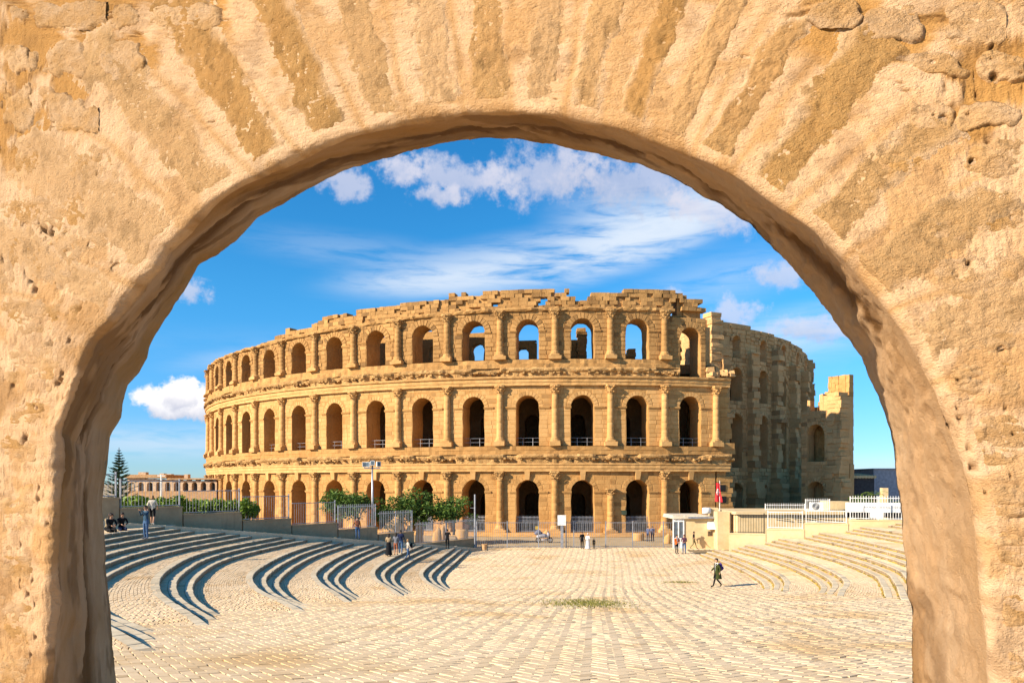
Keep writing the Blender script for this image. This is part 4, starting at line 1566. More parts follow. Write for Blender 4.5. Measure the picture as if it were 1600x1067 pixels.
# taller rear wall rising behind the last arch, with its upright window
mb = MB()
for (u0, u1, z0, z1) in ((-3.2, -2.2, 26.5, 29.3), (-1.35, -.6, 26.5, 29.35), (-2.2, -1.35, 29.0, 29.35), (-.6, .5, 26.3, 28.5), (.5, 1.2, 26.0, 28.2), (1.2, 1.75, 25.2, 27.6), (-2.2, -1.35, 26.2, 26.6)):
    V = [pol(r, u / AR, z) for r in (AR - 2.4, AR - .9) for z in (z0, z1) for u in (u0, u1)]
    V = [tuple(c + random.uniform(-.05, .05) for c in p) for p in V]
    mb.add(V, [(0, 1, 3, 2), (4, 6, 7, 5), (0, 4, 5, 1), (2, 3, 7, 6), (0, 2, 6, 4), (1, 5, 7, 3)], random.uniform(.3, .7))
o = mb.build('rear_wall', M['facade_top'], amph)
o.rotation_euler = (0, 0, th_bay(0))

# the torn right-hand end of the outer ring, storey by storey
mb = MB()
z = .42
while z < 18.9:
    h = random.uniform(.5, .75)
    ww = 1.75 + random.uniform(-.35, .35) - (.5 if 7 < z < 8 else 0) - max(0, (z - 14) * .10)
    if z < 10.7:
        ww += .25
    r1 = AR + (random.uniform(-.03, .04) if not 8.6 < z < 10.6 else random.uniform(.1, .6))
    V = [pol(r, u / AR, zz) for r in (AR - 3.0, r1) for zz in (z, z + h) for u in (0.0, ww)]
    V = [tuple(c + random.uniform(-.03, .03) for c in p) for p in V]
    mb.add(V, [(0, 1, 3, 2), (4, 6, 7, 5), (0, 4, 5, 1), (2, 3, 7, 6), (0, 2, 6, 4), (1, 5, 7, 3)], random.uniform(.25, .75))
    z += h
o = mb.build('broken_end', M['facade'], amph)
o.rotation_euler = (0, 0, th_col(0) + .003)
mb = MB()       # loose blocks piled on the broken corner above the last capital
for i in range(26):
    u, zc, r = random.uniform(-.9, 1.9), 19.0 + random.uniform(0, 1.5) * random.random(), AR - random.uniform(-.5, 2.4)
    c = Vector(pol(r, u / AR, zc))
    s_ = random.uniform(.22, .5)
    mb.box(c - Vector((s_, s_, s_ * .6)), c + Vector((s_, s_, s_ * .6)), random.uniform(.2, .9), rot=random.uniform(0, 3), jit=.1)
o = mb.build('fallen_blocks', M['rubble'], amph)
o.rotation_euler = (0, 0, th_col(0))
o['kind'] = 'stuff'
mb = MB()
for (za, zb_, w) in ((.9, 1.75, .5), (2.4, 3.2, .5), (3.9, 4.7, .5), (5.3, 6.1, .45)):
    V = [pol(r, u / AR, z) for r in (AR + .0, AR + .055) for z in (za, zb_) for u in (.45, .45 + w * 1.6)]
    mb.add(V, [(4, 6, 7, 5), (0, 4, 5, 1), (2, 3, 7, 6), (0, 2, 6, 4), (1, 5, 7, 3)], .0)
o = mb.build('socket', M['dark'], amph)
o.rotation_euler = (0, 0, th_col(0) + .003)

# galleries behind the arches: floors, vaults and the inner wall
def ring_slab(name, r0, r1, z0, z1, th0, th1, mat):
    m = MB()
    n = int(abs(th1 - th0) * r1 / 3) + 2
    ths = np.linspace(th0, th1, n)
    for a, b in zip(ths[:-1], ths[1:]):
        V = [pol(r, t, z) for r in (r0, r1) for t in (a, b) for z in (z0, z1)]
        m.add(V, [(0, 1, 3, 2), (4, 6, 7, 5), (1, 5, 7, 3), (0, 2, 6, 4), (0, 4, 5, 1), (2, 3, 7, 6)], .5)
    return m.build(name, mat, amph)


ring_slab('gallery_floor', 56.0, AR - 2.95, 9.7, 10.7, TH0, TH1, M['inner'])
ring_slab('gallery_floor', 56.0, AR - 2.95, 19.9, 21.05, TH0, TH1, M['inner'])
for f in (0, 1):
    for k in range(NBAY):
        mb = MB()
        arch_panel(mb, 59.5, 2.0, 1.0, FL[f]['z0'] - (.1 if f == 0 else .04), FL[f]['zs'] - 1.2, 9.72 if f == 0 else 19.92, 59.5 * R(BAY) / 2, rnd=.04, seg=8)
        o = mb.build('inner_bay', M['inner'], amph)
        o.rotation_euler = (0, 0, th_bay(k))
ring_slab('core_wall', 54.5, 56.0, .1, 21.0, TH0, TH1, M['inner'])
for thx in (TH1 - .012, TH0 + .012):
    mb = MB()
    V = [pol(r, thx + d / AR, z) for r in (54.6, AR - 2.9) for d in (-.6, .6) for z in (.1, 20.6)]
    V = [tuple(c + random.uniform(-.03, .03) for c in p) for p in V]
    mb.add(V, [(0, 1, 3, 2), (4, 6, 7, 5), (1, 5, 7, 3), (0, 2, 6, 4), (0, 4, 5, 1), (2, 3, 7, 6)], .5)
    mb.build('cross_wall', M['rubble'], amph)
mb = MB()       # mostly unseen cross wall between the rings, built up high to shade the spur
for q in range(14):
    r0 = 48.5 + q * 1.1
    zt = 20.4
    ztop = 28.2 - max(0, q - 9) * .6
    while zt < ztop:
        h = random.uniform(.6, .9)
        V = [pol(r, TH1 - .02 + d / AR, z) for r in (r0, r0 + 1.09) for d in (-.7 + random.uniform(-.06, .06), .6) for z in (zt, zt + h)]
        mb.add(V, [(0, 1, 3, 2), (4, 6, 7, 5), (1, 5, 7, 3), (0, 2, 6, 4), (0, 4, 5, 1), (2, 3, 7, 6)], random.uniform(.2, .8))
        zt += h
tag(mb.build('cross_wall', M['rubble'], amph), kind='stuff')
V = [pol(r, TH1 - .02 + d / AR, z) for r in (48.5, 54.7) for d in (-.6, .6) for z in (.1, 20.5)]
mb = MB()
mb.add(V, [(0, 1, 3, 2), (4, 6, 7, 5), (1, 5, 7, 3), (0, 2, 6, 4), (0, 4, 5, 1), (2, 3, 7, 6)], .5)
mb.build('cross_wall', M['rubble'], amph)
# third storey: the inner wall stands behind the left bays and breaks up towards the right
for k in range(2, NBAY):
    mb = MB()
    hz = 26.6 if k > 4 else (25.8 if k == 4 else 24.6)
    arch_panel(mb, 60.5, 1.4, .85, 21.0, 23.6 if k > 3 else 22.8, hz - lower(th_bay(k)), 60.5 * R(BAY) / 2, rnd=.12, seg=8, ul=-2.97 if k > 2 else -2.4, ur=2.97 if k > 3 else .9 + .3 * k)
    o = mb.build('inner_bay', M['facade_top'], amph)
    o.rotation_euler = (0, 0, th_bay(k) - .02)
for (th_d, r, w, z1) in ((14.2, 61.5, .9, 24.2), (13.1, 61.2, .5, 25.4), (9.3, 60, .5, 23.2), (8.2, 60.2, .7, 22.4), (3.2, 60.5, .6, 25.6), (2.1, 60.2, .5, 24.0)):
    z = 21.0
    mb = MB()
    while z < z1:
        c = Vector(pol(r + random.uniform(-.1, .1), R(th_d), z))
        mb.box(c - Vector((w * random.uniform(.8, 1.1), .6, 0)), c + Vector((w * random.uniform(.8, 1.1), .6, .5)), random.uniform(.2, .8), rot=R(th_d), jit=.04)
        z += .5
    mb.build('pier_stump', M['facade_top'], amph)

# the inner ring, laid bare where the outer wall has fallen
RI = 49.0
IB = 7.5
levels = [(.2, 4.9, 6.9), (6.9, 15.6, 17.7), (17.7, 22.6, 24.8), (24.8, 27.9, 30.0)]
for i in range(-1, 7):
    th = R(34.2 + IB * i)
    half = RI * R(IB) / 2
    ztop = 30.4 - max(0, i) * .28
    for l, (z0, zs, z1) in enumerate(levels):
        if l == 3:
            z1 = ztop
            zs = min(zs, z1 - 1.9)
        sill = z0 + {0: 0, 1: 1.5, 2: .9, 3: .6}[l]
        hw = {0: 1.45, 1: 1.30, 2: 1.28, 3: .85}[l] * random.uniform(.9, 1.08)
        if i == -1 and l > 1:
            hw *= .8
        mb = MB()
        arch_panel(mb, RI, 2.2, hw, z0, zs, z1, half, rnd=.13, seg=9, zsill=sill if l else None)
        b = mb.build('arch_bay', M['rubble'], amph)
        b.rotation_euler = (0, 0, th)
        sw = MB()
        stonework(sw, RI, hw, z0, zs, z1, half, ring=.5, course=.6, proud=(.02, .20), zsill=sill if l else None, nv=9)
        tag(sw.build('stonework', M['rubble'], b), kind='stuff')
    # radial spur left between the bays
    mb = MB()
    z = .1
    top = ztop - random.choice((.8, 2.5, 4.0))
    while z < top:
        h = random.uniform(.6, 1.0)
        w = .75 + random.uniform(-.1, .1) + (.25 if z < 6 else 0)
        d = 1.15 + random.uniform(-.25, .35) + (.7 if z < 6.5 else 0) + (.6 if 15 < z < 16.5 else 0)
        tht = th + R(IB) / 2
        V = [pol(r, tht + s_ * w / RI, zz) for r in (RI - .5, RI + d) for zz in (z, min(top, z + h)) for s_ in (-1, 1)]
        V = [tuple(c + random.uniform(-.06, .06) for c in p) for p in V]
        mb.add(V, [(0, 1, 3, 2), (4, 6, 7, 5), (0, 4, 5, 1), (2, 3, 7, 6), (0, 2, 6, 4), (1, 5, 7, 3)], random.uniform(.1, .9))
        z += h
    mb.build('buttress', M['rubble'], amph)
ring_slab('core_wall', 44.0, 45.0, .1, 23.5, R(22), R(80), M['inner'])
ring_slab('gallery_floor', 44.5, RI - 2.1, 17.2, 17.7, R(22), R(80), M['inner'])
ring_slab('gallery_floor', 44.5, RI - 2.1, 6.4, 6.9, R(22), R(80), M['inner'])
ring_slab('gallery_floor', 44.5, RI - 2.1, 23.6, 24.1, R(22), R(80), M['inner'])  # unseen slab added to stop light falling into the ring from above
ring_slab('top_course', RI - 2.0, RI + .1, 30.15, 30.6, R(27), R(38), M['rubble'])
# turret of masonry where the inner ring begins
mb = MB()
z = 20.0
while z < 31.2:
    h = random.uniform(.45, .7)
    w0, w1 = -1.1 + random.uniform(-.12, .12), 1.0 + random.uniform(-.12, .12) - (.3 if z > 30.2 else 0)
    V = [pol(r, R(28.7) + u / RI, zz) for r in (RI - .8, RI + 1.1 + random.uniform(-.15, .15)) for zz in (z, z + h) for u in (w0, w1)]
    V = [tuple(c + random.uniform(-.05, .05) for c in p) for p in V]
    mb.add(V, [(0, 1, 3, 2), (4, 6, 7, 5), (0, 4, 5, 1), (2, 3, 7, 6), (0, 2, 6, 4), (1, 5, 7, 3)], random.uniform(.1, .9))
    z += h
mb.build('turret', M['rubble'], amph)

# the detached chunk of ruin on the right: a radial wall with two arches, a solid pier and a lit ridge behind
def chunk():
    tw = R(38.0)
    # local frame: u outwards along the radius, dep away from the square's side, origin on the ring axis
    base = bpy.data.objects.new('ruined_spur', None)
    me = MB()

    def Pr(u, dep, z):
        x, y, _ = pol(u - 1.2, tw, 0)
        tx, ty = math.cos(tw), math.sin(tw)
        return (x + tx * dep, y + ty * dep, z)

    def slab(mb, u0, u1, d0, d1, z0, z1, tint=None, jit=.06):
        V = [Pr(u, d, z) for d in (d1, d0) for z in (z0, z1) for u in (u0, u1)]
        V = [tuple(c + random.uniform(-jit, jit) for c in p) for p in V]
        mb.add(V, [(0, 1, 3, 2), (4, 6, 7, 5), (0, 4, 5, 1), (2, 3, 7, 6), (0, 2, 6, 4), (1, 5, 7, 3)], random.uniform(.2, .8) if tint is None else tint)
    # arched front with two openings
    root = None
    for (z0, zs, z1, sill) in ((.2, 5.2, 8.4, .2), (8.4, 13.3, 16.6, 9.4)):
        mb = MB()
        arch_panel(mb, 1, 1.6, 1.35, z0, zs, z1, 2.0, rnd=.05, flat=True, ul=-2.3, ur=1.8, zsill=sill)
        mb.v = [Pr(61.4 + p[0], p[1], p[2]) for p in mb.v]
        b = mb.build('arch_bay', M['rubble'], amph)
        sw = MB()
        stonework(sw, 1, 1.35, z0, zs, z1, 2.0, ring=.45, flat=True, ul=-2.3, ur=1.8, zsill=sill, proud=(.02, .12))
        sw.v = [Pr(61.4 + p[0], p[1], p[2]) for p in sw.v]
        tag(sw.build('stonework', M['rubble'], b), kind='stuff')
    pier = MB()
    z = .1
    while z < 18.6:
        h = random.uniform(.45, .75)
        u1 = 65.2 + random.uniform(-.2, .25) + (.35 if z < 7 else 0)
        u = 63.2
        while u < u1 - .3:
            w = min(u1 - u, random.uniform(.8, 1.6))
            slab(pier, u, u + w, -random.uniform(.0, .25) - (.25 if z < 8 and random.random() < .6 else 0), 2.0, z + .01, z + h - .01, jit=.03)
            u += w
        z += h
    pier.build('pier', M['rubble'], amph)
    ridge = MB()
    for i in range(12):
        u0 = 58.6 + i * .53
        zt = 17.2 + max(0, (u0 - 59.5)) * 1.3 if u0 < 61.7 else 21.6
        z = 9.0
        while z < zt:
            h = random.uniform(.5, .8)
            slab(ridge, u0, u0 + .53, 2.5 + random.uniform(-.1, .1), 3.6, z, min(zt, z + h), jit=.03)
            z += h
    ridge.build('upper_wall', M['facade'], amph)
    back = MB()
    slab(back, 58.6, 65.1, 2.5, 3.5, .1, 9.0, .4)
    slab(back, 64.0, 65.0, 1.2, 3.4, .1, 18.5, .4)
    slab(back, 58.4, 59.2, 1.2, 3.4, .1, 16.0, .4)
    slab(back, 59, 64.8, 1.5, 3.4, 7.6, 8.3, .4)
    slab(back, 59, 64.8, 1.5, 3.4, 15.8, 16.5, .4)
    back.build('vault', M['rubble'], amph)
    for (u0, u1, z1) in ((60.0, 60.5, 18.2), (61.9, 62.5, 18.9), (62.6, 63.1, 18.6)):
        st = MB()
        slab(st, u0, u1, .1, 1.1, 16.5, z1)
        st.build('pier_stump', M['rubble'], amph)


chunk()

# iron gates in the ground-floor arches that face the square
for k in range(0, 6):
    if k == 0:
        continue
    gm = MB()
    z0 = .45
    for z in (z0 + .12, z0 + 1.75, z0 + 1.35):
        gm.bar(pol(AR + .05 - .5, -1.38 / AR, z), pol(AR - .45, 1.38 / AR, z), .05)
    g = MB()
    for i in range(17):
        u = -1.34 + i * 2.68 / 16
        g.bar(pol(AR - .45, u / AR, z0), pol(AR - .45, u / AR, z0 + 1.95), .035)
    root = thing('iron_gate', '', 'gate', CEN, -AX + th_bay(k), 'barred gates across the ground floor arches')
    root['label'] = {1: 'pale barred gate in the ground floor arch behind the two standing people', 2: 'pale barred gate in the arch right of the white notice board',
                     3: 'pale barred gate in the arch behind the covered scooter', 4: 'pale barred gate in the arch right of the round citrus trees', 5: 'pale barred gate in the arch hidden behind the citrus trees'}[k]
    gm.build('gate_frame', M['steel'], root)
    tag(g.build('bars', M['steel'], root), kind='stuff')

# ------------------------------------------------------------------ left side: stepped wall, fences, planting


def wall_box(mb, a, b, th, z0a, z0b, z1, tint=.5, cap=None):
    """wall between plan points a and b (thickness to the left of a->b), level top"""
    a, b = np.array(a, float), np.array(b, float)
    d = (b - a) / np.hypot(*(b - a))
    n = np.array([-d[1], d[0]]) * th
    V = [(*a, z0a), (*b, z0b), (*(b + n), z0b), (*(a + n), z0a), (*a, z1), (*b, z1), (*(b + n), z1), (*(a + n), z1)]
    mb.add(V, [(0, 1, 5, 4), (1, 2, 6, 5), (2, 3, 7, 6), (3, 0, 4, 7), (4, 5, 6, 7)], tint)
    if cap:
        o = np.array([-d[1], d[0]]) * .04
        e = d * .03
        A, B, C_, D_ = a - o - e, b - o + e, b + n + o + e, a + n + o - e
        V = [(*A, z1 + .003), (*B, z1 + .003), (*C_, z1 + .003), (*D_, z1 + .003), (*A, z1 + cap), (*B, z1 + cap), (*C_, z1 + cap), (*D_, z1 + cap)]
        mb.add(V, [(0, 1, 5, 4), (1, 2, 6, 5), (2, 3, 7, 6), (3, 0, 4, 7), (4, 5, 6, 7), (3, 2, 1, 0)], tint + .15)


def fence_run(label, group, a, b, za, zb, h, mat, gap=.125, bar=.022, post=.06, rails=(.08, -.06), picket=False, end_posts=(True, True), mid=0, gname='fence'):
    """bar fence between plan points a and b; feet at za/zb, height h (top rail level when za == zb)"""
    a, b = np.array(a, float), np.array(b, float)
    L = float(np.hypot(*(b - a)))
    c = (a + b) / 2
    root = thing(gname, label, 'fence', (c[0], c[1], min(za, zb)), 0, group)
    o = Vector(root.location)

    def pt(t, z):
        p = a + (b - a) * t
        return Vector((p[0], p[1], za + (zb - za) * t + z)) - o
    fr = MB()
    for r in rails:
        z = r if r > 0 else h + r
        rl = MB()
        rl.bar(pt(0, z), pt(1, z), .045, .05)
        rl.build('rail', mat, root)
    ps = ([0] if end_posts[0] else []) + [(i + 1) / (mid + 1) for i in range(mid)] + ([1] if end_posts[1] else [])
    for t in ps:
        p = MB()
        p.bar(pt(t, -.02), pt(t, h + .06), post * 1.4)
        p.bar(pt(t, h + .06), pt(t, h + .09), post * 1.8)
        p.build('post', mat, root)
    n = max(2, int(L / gap))
    for i in range(1, n):
        t = i / n
        top = h + (.10 if picket else -.02)
        fr.bar(pt(t, .04), pt(t, top), bar, bar, n=4)
        if picket:
            fr.bar(pt(t, top), pt(t, top + .05), bar, bar, n=4, w2=.004)
    tag(fr.build('bars', mat, root), kind='stuff')
    return root


WO = 1.95
segs = [(150, 186, 777, 739), (188, 285, 792, 750), (287, 378, 801, 765), (380, 455, 811, 774), (457, 527, 818, 784), (529, 590, 825, 790), (592, 647, 832, 800), (649, 744, 845, 815)]
names = ['tallest stretch of grey wall at the left jamb of the archway', 'grey wall stretch behind the person in a white shirt', 'grey wall stretch below the bright green hedge', 'grey wall stretch right of the hedge below the arches',
         'grey wall stretch left of the small citrus tree', 'grey wall stretch with a person leaning on it', 'grey wall stretch behind the group of three people', 'lowest grey wall stretch behind the person photographing the ruin']
fnames = ['grey bar fence on the tallest wall beside the left jamb', 'grey bar fence behind the person in a white shirt', 'grey bar fence rising out of the bright green hedge', 'grey bar fence right of the hedge in front of golden arches',
          'grey bar fence left of the small citrus tree', 'pale picket fence beside the floodlight mast', 'pale picket fence in front of the big sandstone boulder', 'pale picket fence left of the thin grey pole']
for i, (x0, x1, yt, yf) in enumerate(segs):
    s0, s1 = path_s(x1, WO), path_s(x0, WO)          # the path climbs to the left
    a, b = path_pt(s1, WO), path_pt(s0, WO)
    Ym = (a[1] + b[1]) / 2
    zt = EYE - (yt - HY) / F * Ym
    zf = EYE - (yf - HY) / F * Ym
    zb0, zb1 = path_z(s1) - .3, path_z(s0) - .3
    loc = (*((a + b) / 2), min(zb0, zb1))
    mb = MB()
    wall_box(mb, a, b, .32, min(zb0, 0.0) if i > 3 else zb0 - 2, zb1 - (2 if i <= 3 else .4), zt - .09, .5, cap=.09)
    mb.v = [(p[0] - loc[0], p[1] - loc[1], p[2] - loc[2]) for p in mb.v]
    w = mb.build('retaining_wall', M['render_wall'])
    w.location = loc
    tag(w, names[i], 'wall', 'stepped wall beside the sloping path')
    d = (b - a) / np.hypot(*(b - a))
    n = np.array([-d[1], d[0]]) * .16
    fence_run(fnames[i], 'fences along the sloping path', a + n + d * .1, b + n - d * .1, zt, zt, zf - zt, M['fence'] if i < 5 else M['steel'], gap=.21 if i < 5 else .21, picket=i >= 5, bar=.018 if i < 5 else .034, end_posts=(i in (0, 1, 5), True), mid=0 if i < 6 else 1)


def leaf_cloud(mb, clumps, n, size, flat=.0, tint=(0, 1)):
    """leaf-sized faces scattered through the volume of a set of clumps (centre, radii)"""
    vols = [c[1][0] * c[1][1] * c[1][2] for c in clumps]
    tot = sum(vols)
    for (c, r), v in zip(clumps, vols):
        k = int(n * v / tot) + 6
        for _ in range(k):
            d = Vector((random.gauss(0, 1), random.gauss(0, 1), random.gauss(0, 1))).normalized()
            q = random.random() ** .38
            p = Vector(c) + Vector((d.x * r[0], d.y * r[1], d.z * r[2])) * q
            u = Vector((random.gauss(0, 1), random.gauss(0, 1), random.gauss(0, .7) - .3)).normalized()
            w = u.cross(Vector((random.gauss(0, 1), random.gauss(0, 1), random.gauss(0, 1)))).normalized()
            s_ = size * random.uniform(.6, 1.3)
            a = p - u * s_
            b = p + u * s_
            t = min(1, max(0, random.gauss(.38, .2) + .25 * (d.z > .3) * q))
            mb.add([a, p - w * s_ * .45, b, p + w * s_ * .45], [(0, 1, 2, 3)], t)


def bush(name, label, cat, base, w, h, mat, n=900, size=.12, trunk=True, group=None, seed=0, depth=None):
    random.seed(1000 + seed)
    root = thing(name, label, cat, base, 0, group)
    cl = []
    dp = depth or w * .8
    for i in range(17):
        a = random.uniform(0, 6.283)
        q = random.uniform(.1, .80)
        zc = h * random.uniform(.38, .86)
        r = random.uniform(.11, .30) * min(w, h * 1.2) * (1.15 - .4 * q)
        cl.append(((math.cos(a) * q * w * .62, math.sin(a) * q * dp * .62, zc), (r * 1.05, r, r * .8)))
    mb = MB()
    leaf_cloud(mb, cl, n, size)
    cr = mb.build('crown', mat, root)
    if trunk:
        t = MB()
        t.tube([(0, 0, -.1), (.04, 0, h * .25), (-.03, .03, h * .5)], [.11, .085, .06], 7)
        for (c, r) in cl[:6]:
            t.tube([(0, 0, h * .28), (c[0] * .5, c[1] * .5, (h * .3 + c[2]) / 2), c], [.06, .04, .02], 5)
        t.build('trunk', M['bark'], root, True)
    return root


# citrus trees behind the picket fence
bush('citrus_tree', 'small sparse citrus tree with hanging branches at the left of the row', 'tree', at(522, 832, 73), 4.2, 4.4, M['leaf'], 1500, .17, True, 'citrus trees in front of the arcade', 1)
bush('citrus_tree', 'dark citrus tree just left of the floodlight mast', 'tree', at(560, 832, 76), 3.8, 4.2, M['leaf'], 1500, .17, True, 'citrus trees in front of the arcade', 2)
bush('citrus_tree', 'bushy citrus tree just right of the floodlight mast', 'tree', at(604, 832, 76), 3.8, 4.2, M['leaf'], 1500, .17, True, 'citrus trees in front of the arcade', 3)
bush('citrus_tree', 'tallest round citrus tree above the big boulder', 'tree', at(660, 834, 77), 5.2, 4.8, M['leaf'], 2800, .18, True, 'citrus trees in front of the arcade', 4)
bush('citrus_tree', 'round citrus tree at the right end of the row beside the thin pole', 'tree', at(709, 834, 77), 4.2, 4.1, M['leaf'], 2200, .18, True, 'citrus trees in front of the arcade', 5)
# hedges behind the upper walls
def hedge(label, px0, px1, py0, py1, Y, seed, n):
    random.seed(2000 + seed)
    a, b = at(px0, py1, Y), at(px1, py1, Y)
    top = at(px0, py0, Y).z
    c = (a + b) / 2
    root = thing('hedge', label, 'hedge', (c.x, c.y, 0), 0, 'hedges behind the stepped wall')
    cl = []
    k = 16
    for i in range(k):
        t = (i + .5) / k
        x = (b.x - a.x) * (t - .5)
        hh = (top - a.z) * random.uniform(.75, 1.0)
        cl.append(((x, random.uniform(-.4, .4), a.z + hh * .5), ((b.x - a.x) / k * 1.2, .8, hh * .55)))
    mb = MB()
    leaf_cloud(mb, cl, n, .15)
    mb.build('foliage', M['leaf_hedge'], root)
    t = MB()
    for i in range(0, k, 2):
        x, y, z = cl[i][0]
        t.tube([(x, y, 0), (x, y, z * .6), (x + .1, y, z)], [.05, .04, .02], 5)
    tag(t.build('stem', M['bark'], root), kind='stuff')


hedge('long bright green hedge spilling over the second wall stretch', 288, 396, 778, 806, 50.5, 1, 3600)
hedge('low green hedge behind the fence beside the person in a white shirt', 196, 284, 774, 800, 47, 2, 2200)
hedge('dark green hedge clump at the right end of the bright hedge', 372, 400, 787, 812, 52.5, 3, 500)

# Norfolk pine with its level whorls, rising behind the fence at the far left
def norfolk():
    random.seed(33)
    p = at(186, 790, 60)
    top = at(186, 699, 60).z
    root = thing('norfolk_pine', 'tall dark tiered conifer rising behind the fence at the far left', 'tree', (p.x, p.y, 0))
    t = MB()
    t.tube([(0, 0, -.2), (0, 0, top * .5), (0, 0, top)], [.16, .11, .02], 8)
    tr = t.build('trunk', M['bark'], root, True)
    mb = MB()
    z = 1.6
    while z < top - .1:
        L = max(.10, (top - z) * .40) * random.uniform(.7, 1.15)
        L = min(L, 2.0)
        n = 7
        ph = random.uniform(0, 6)
        for i in range(n):
            a = ph + 6.283 * i / n
            a += random.uniform(-.25, .25)
            d = Vector((math.cos(a), math.sin(a), 0)) * random.uniform(.6, 1.1)
            s_ = Vector((-d.y, d.x, 0))
            for j in range(14):
                q = (j + 1) / 14
                c = d * L * q + Vector((0, 0, z + .28 * L * q * q + .02))
                for sg in (-1, 1, .35, -.4):
                    e = c + (s_ * sg * .8 + d * .5 + Vector((0, 0, random.uniform(.1, .6)))).normalized() * (.30 * (1 - .5 * q) * min(1, L) + .07)
                    w = Vector((0, 0, .032)) + d * .03
                    mb.add([c - w, c + w, e], [(0, 1, 2)], random.random())
        z += max(.22, .34 * min(1, L))
    mb.build('needles', M['leaf_pine'], root)


norfolk()
for i, (px, py, Y, w, h, lab) in enumerate(((172, 800, 49, 2.2, 2.6, 'dark shrub under the tiered conifer by the left jamb'), (208, 800, 56, 3.0, 2.2, 'dark shrub between the conifer and the low hedge'),
                                             (268, 800, 70, 4.5, 3.0, 'loose dark shrub in front of the distant arcaded building'), (308, 800, 74, 4.0, 3.0, 'dark shrub right of the distant arcaded building'))):
    bush('shrub', lab, 'shrub', (at(px, py, Y).x, Y, 0), w, h + 1.6, M['leaf'], 700, .16, True, 'shrubs behind the upper fence', 40 + i)

# the distant arcaded building behind the fence
def arcade_building():
    Yb = 118.0
    x0, x1 = (198 - CX) / F * Yb, (338 - CX) / F * Yb
    root = thing('arcaded_building', 'long low building with a row of round arches far behind the left fence', 'building', ((x0 + x1) / 2, Yb, 0))
    hw = (x1 - x0) / 2
    nb = 10
    bw = 2 * hw / nb
    zt = at(0, 744, Yb).z
    zl = at(0, 767, Yb).z
    lw = MB()
    lw.box((-hw, 0, 0), (hw, 7, zl), .5)
    lw.build('lower_wall', M['terracotta'], root)
    for k in range(nb):
        mb = MB()
        arch_panel(mb, 1, .8, bw * .31, zl + .003, zl + (zt - zl) * .42, zt - .25 - .06 * k, bw / 2, rnd=0, flat=True, seg=8)
        o = mb.build('arch_bay', M['pinkwall'], root)
        o.location = (-hw + bw * (k + .5), .2, 0)
        g = MB()
        g.box((-bw * .3, 1.4, zl), (bw * .3, 1.5, zt - .5), .5)
        gl = g.build('window', M['glass'], o)
    bk = MB()
    bk.box((-hw, 1.8, zl + .004), (hw, 7, zt - .9), .5)
    bk.build('rear_wall', M['pinkwall'], root)
    rf = MB()
    rf.box((-hw - .3, -.3, zt - .25), (-hw * .1, 7.4, zt + .28), .5)
    rf.box((-hw * .1 + .01, -.2, zt - .5), (hw + .3, 7.4, zt - .28), .5)
    rf.build('roof', M['terracotta'], root)
    ch = MB()
    for x, w, h in ((-hw * .8, 1.2, .7), (-hw * .35, .7, .5), (-hw * .2, .9, .4), (hw * .2, .6, .35)):
        ch.box((x - w / 2, 2, zt - .3), (x + w / 2, 3, zt + h), .5)
    ch.build('roof_box', M['pinkwall'], root)


arcade_building()
mb = MB()
p = at(252, 780, 95)
mb.tube([(0, 0, -p.z), (0, 0, at(252, 741, 95).z - p.z)], [.12, .09], 7)
mb.bar((-.5, 0, at(252, 743, 95).z - p.z), (.5, 0, at(252, 743, 95).z - p.z), .12, .1)
o = mb.build('lamp_post', M['white'])
o.location = p
tag(o, 'thin white lamp post in front of the distant arcaded building', 'lamp post')

# ------------------------------------------------------------------ plaza fence, gates and what stands along it
FY = 72.6


def fx(px, Y=FY):
    return (px - CX) / F * Y


fz = 0.0
pf = [(744, 792, 'first plaza fence panel right of the thin pole'), (792, 841, 'plaza fence panel in front of the covered scooter'), (841, 882, 'plaza fence panel left of the white notice board'),
      (884, 896, 'narrow plaza fence panel right of the white notice board'), (896, 940, 'plaza fence panel behind the three people standing together'), (946, 988, 'plaza fence panel left of the pair behind the bars'),
      (988, 1036, 'plaza fence panel in front of the pair behind the bars'), (1036, 1052, 'narrow plaza fence panel beside the white ticket kiosk')]
for (x0, x1, lab) in pf:
    fence_run('grey bar ' + lab, 'fence panels across the plaza', (fx(x0) + .03, FY), (fx(x1) - .03, FY), 0, 0, 2.5, M['fence'], gap=.19, bar=.022, post=.075, rails=(.12, -.05), end_posts=(True, False) if x1 != 1052 else (True, True))
mb = MB()
p = gp(742, 849, .25)
mb.tube([(0, 0, -.3), (0, 0, 5.2)], [.085, .075], 8)
mb.bar((-.45, 0, 3.9), (0, 0, 3.9), .05)
o = mb.build('pole', M['fence'])
o.location = (fx(742, 71.8), 71.8, 0)
tag(o, 'thin grey pole standing where the picket fence meets the plaza fence', 'pole')

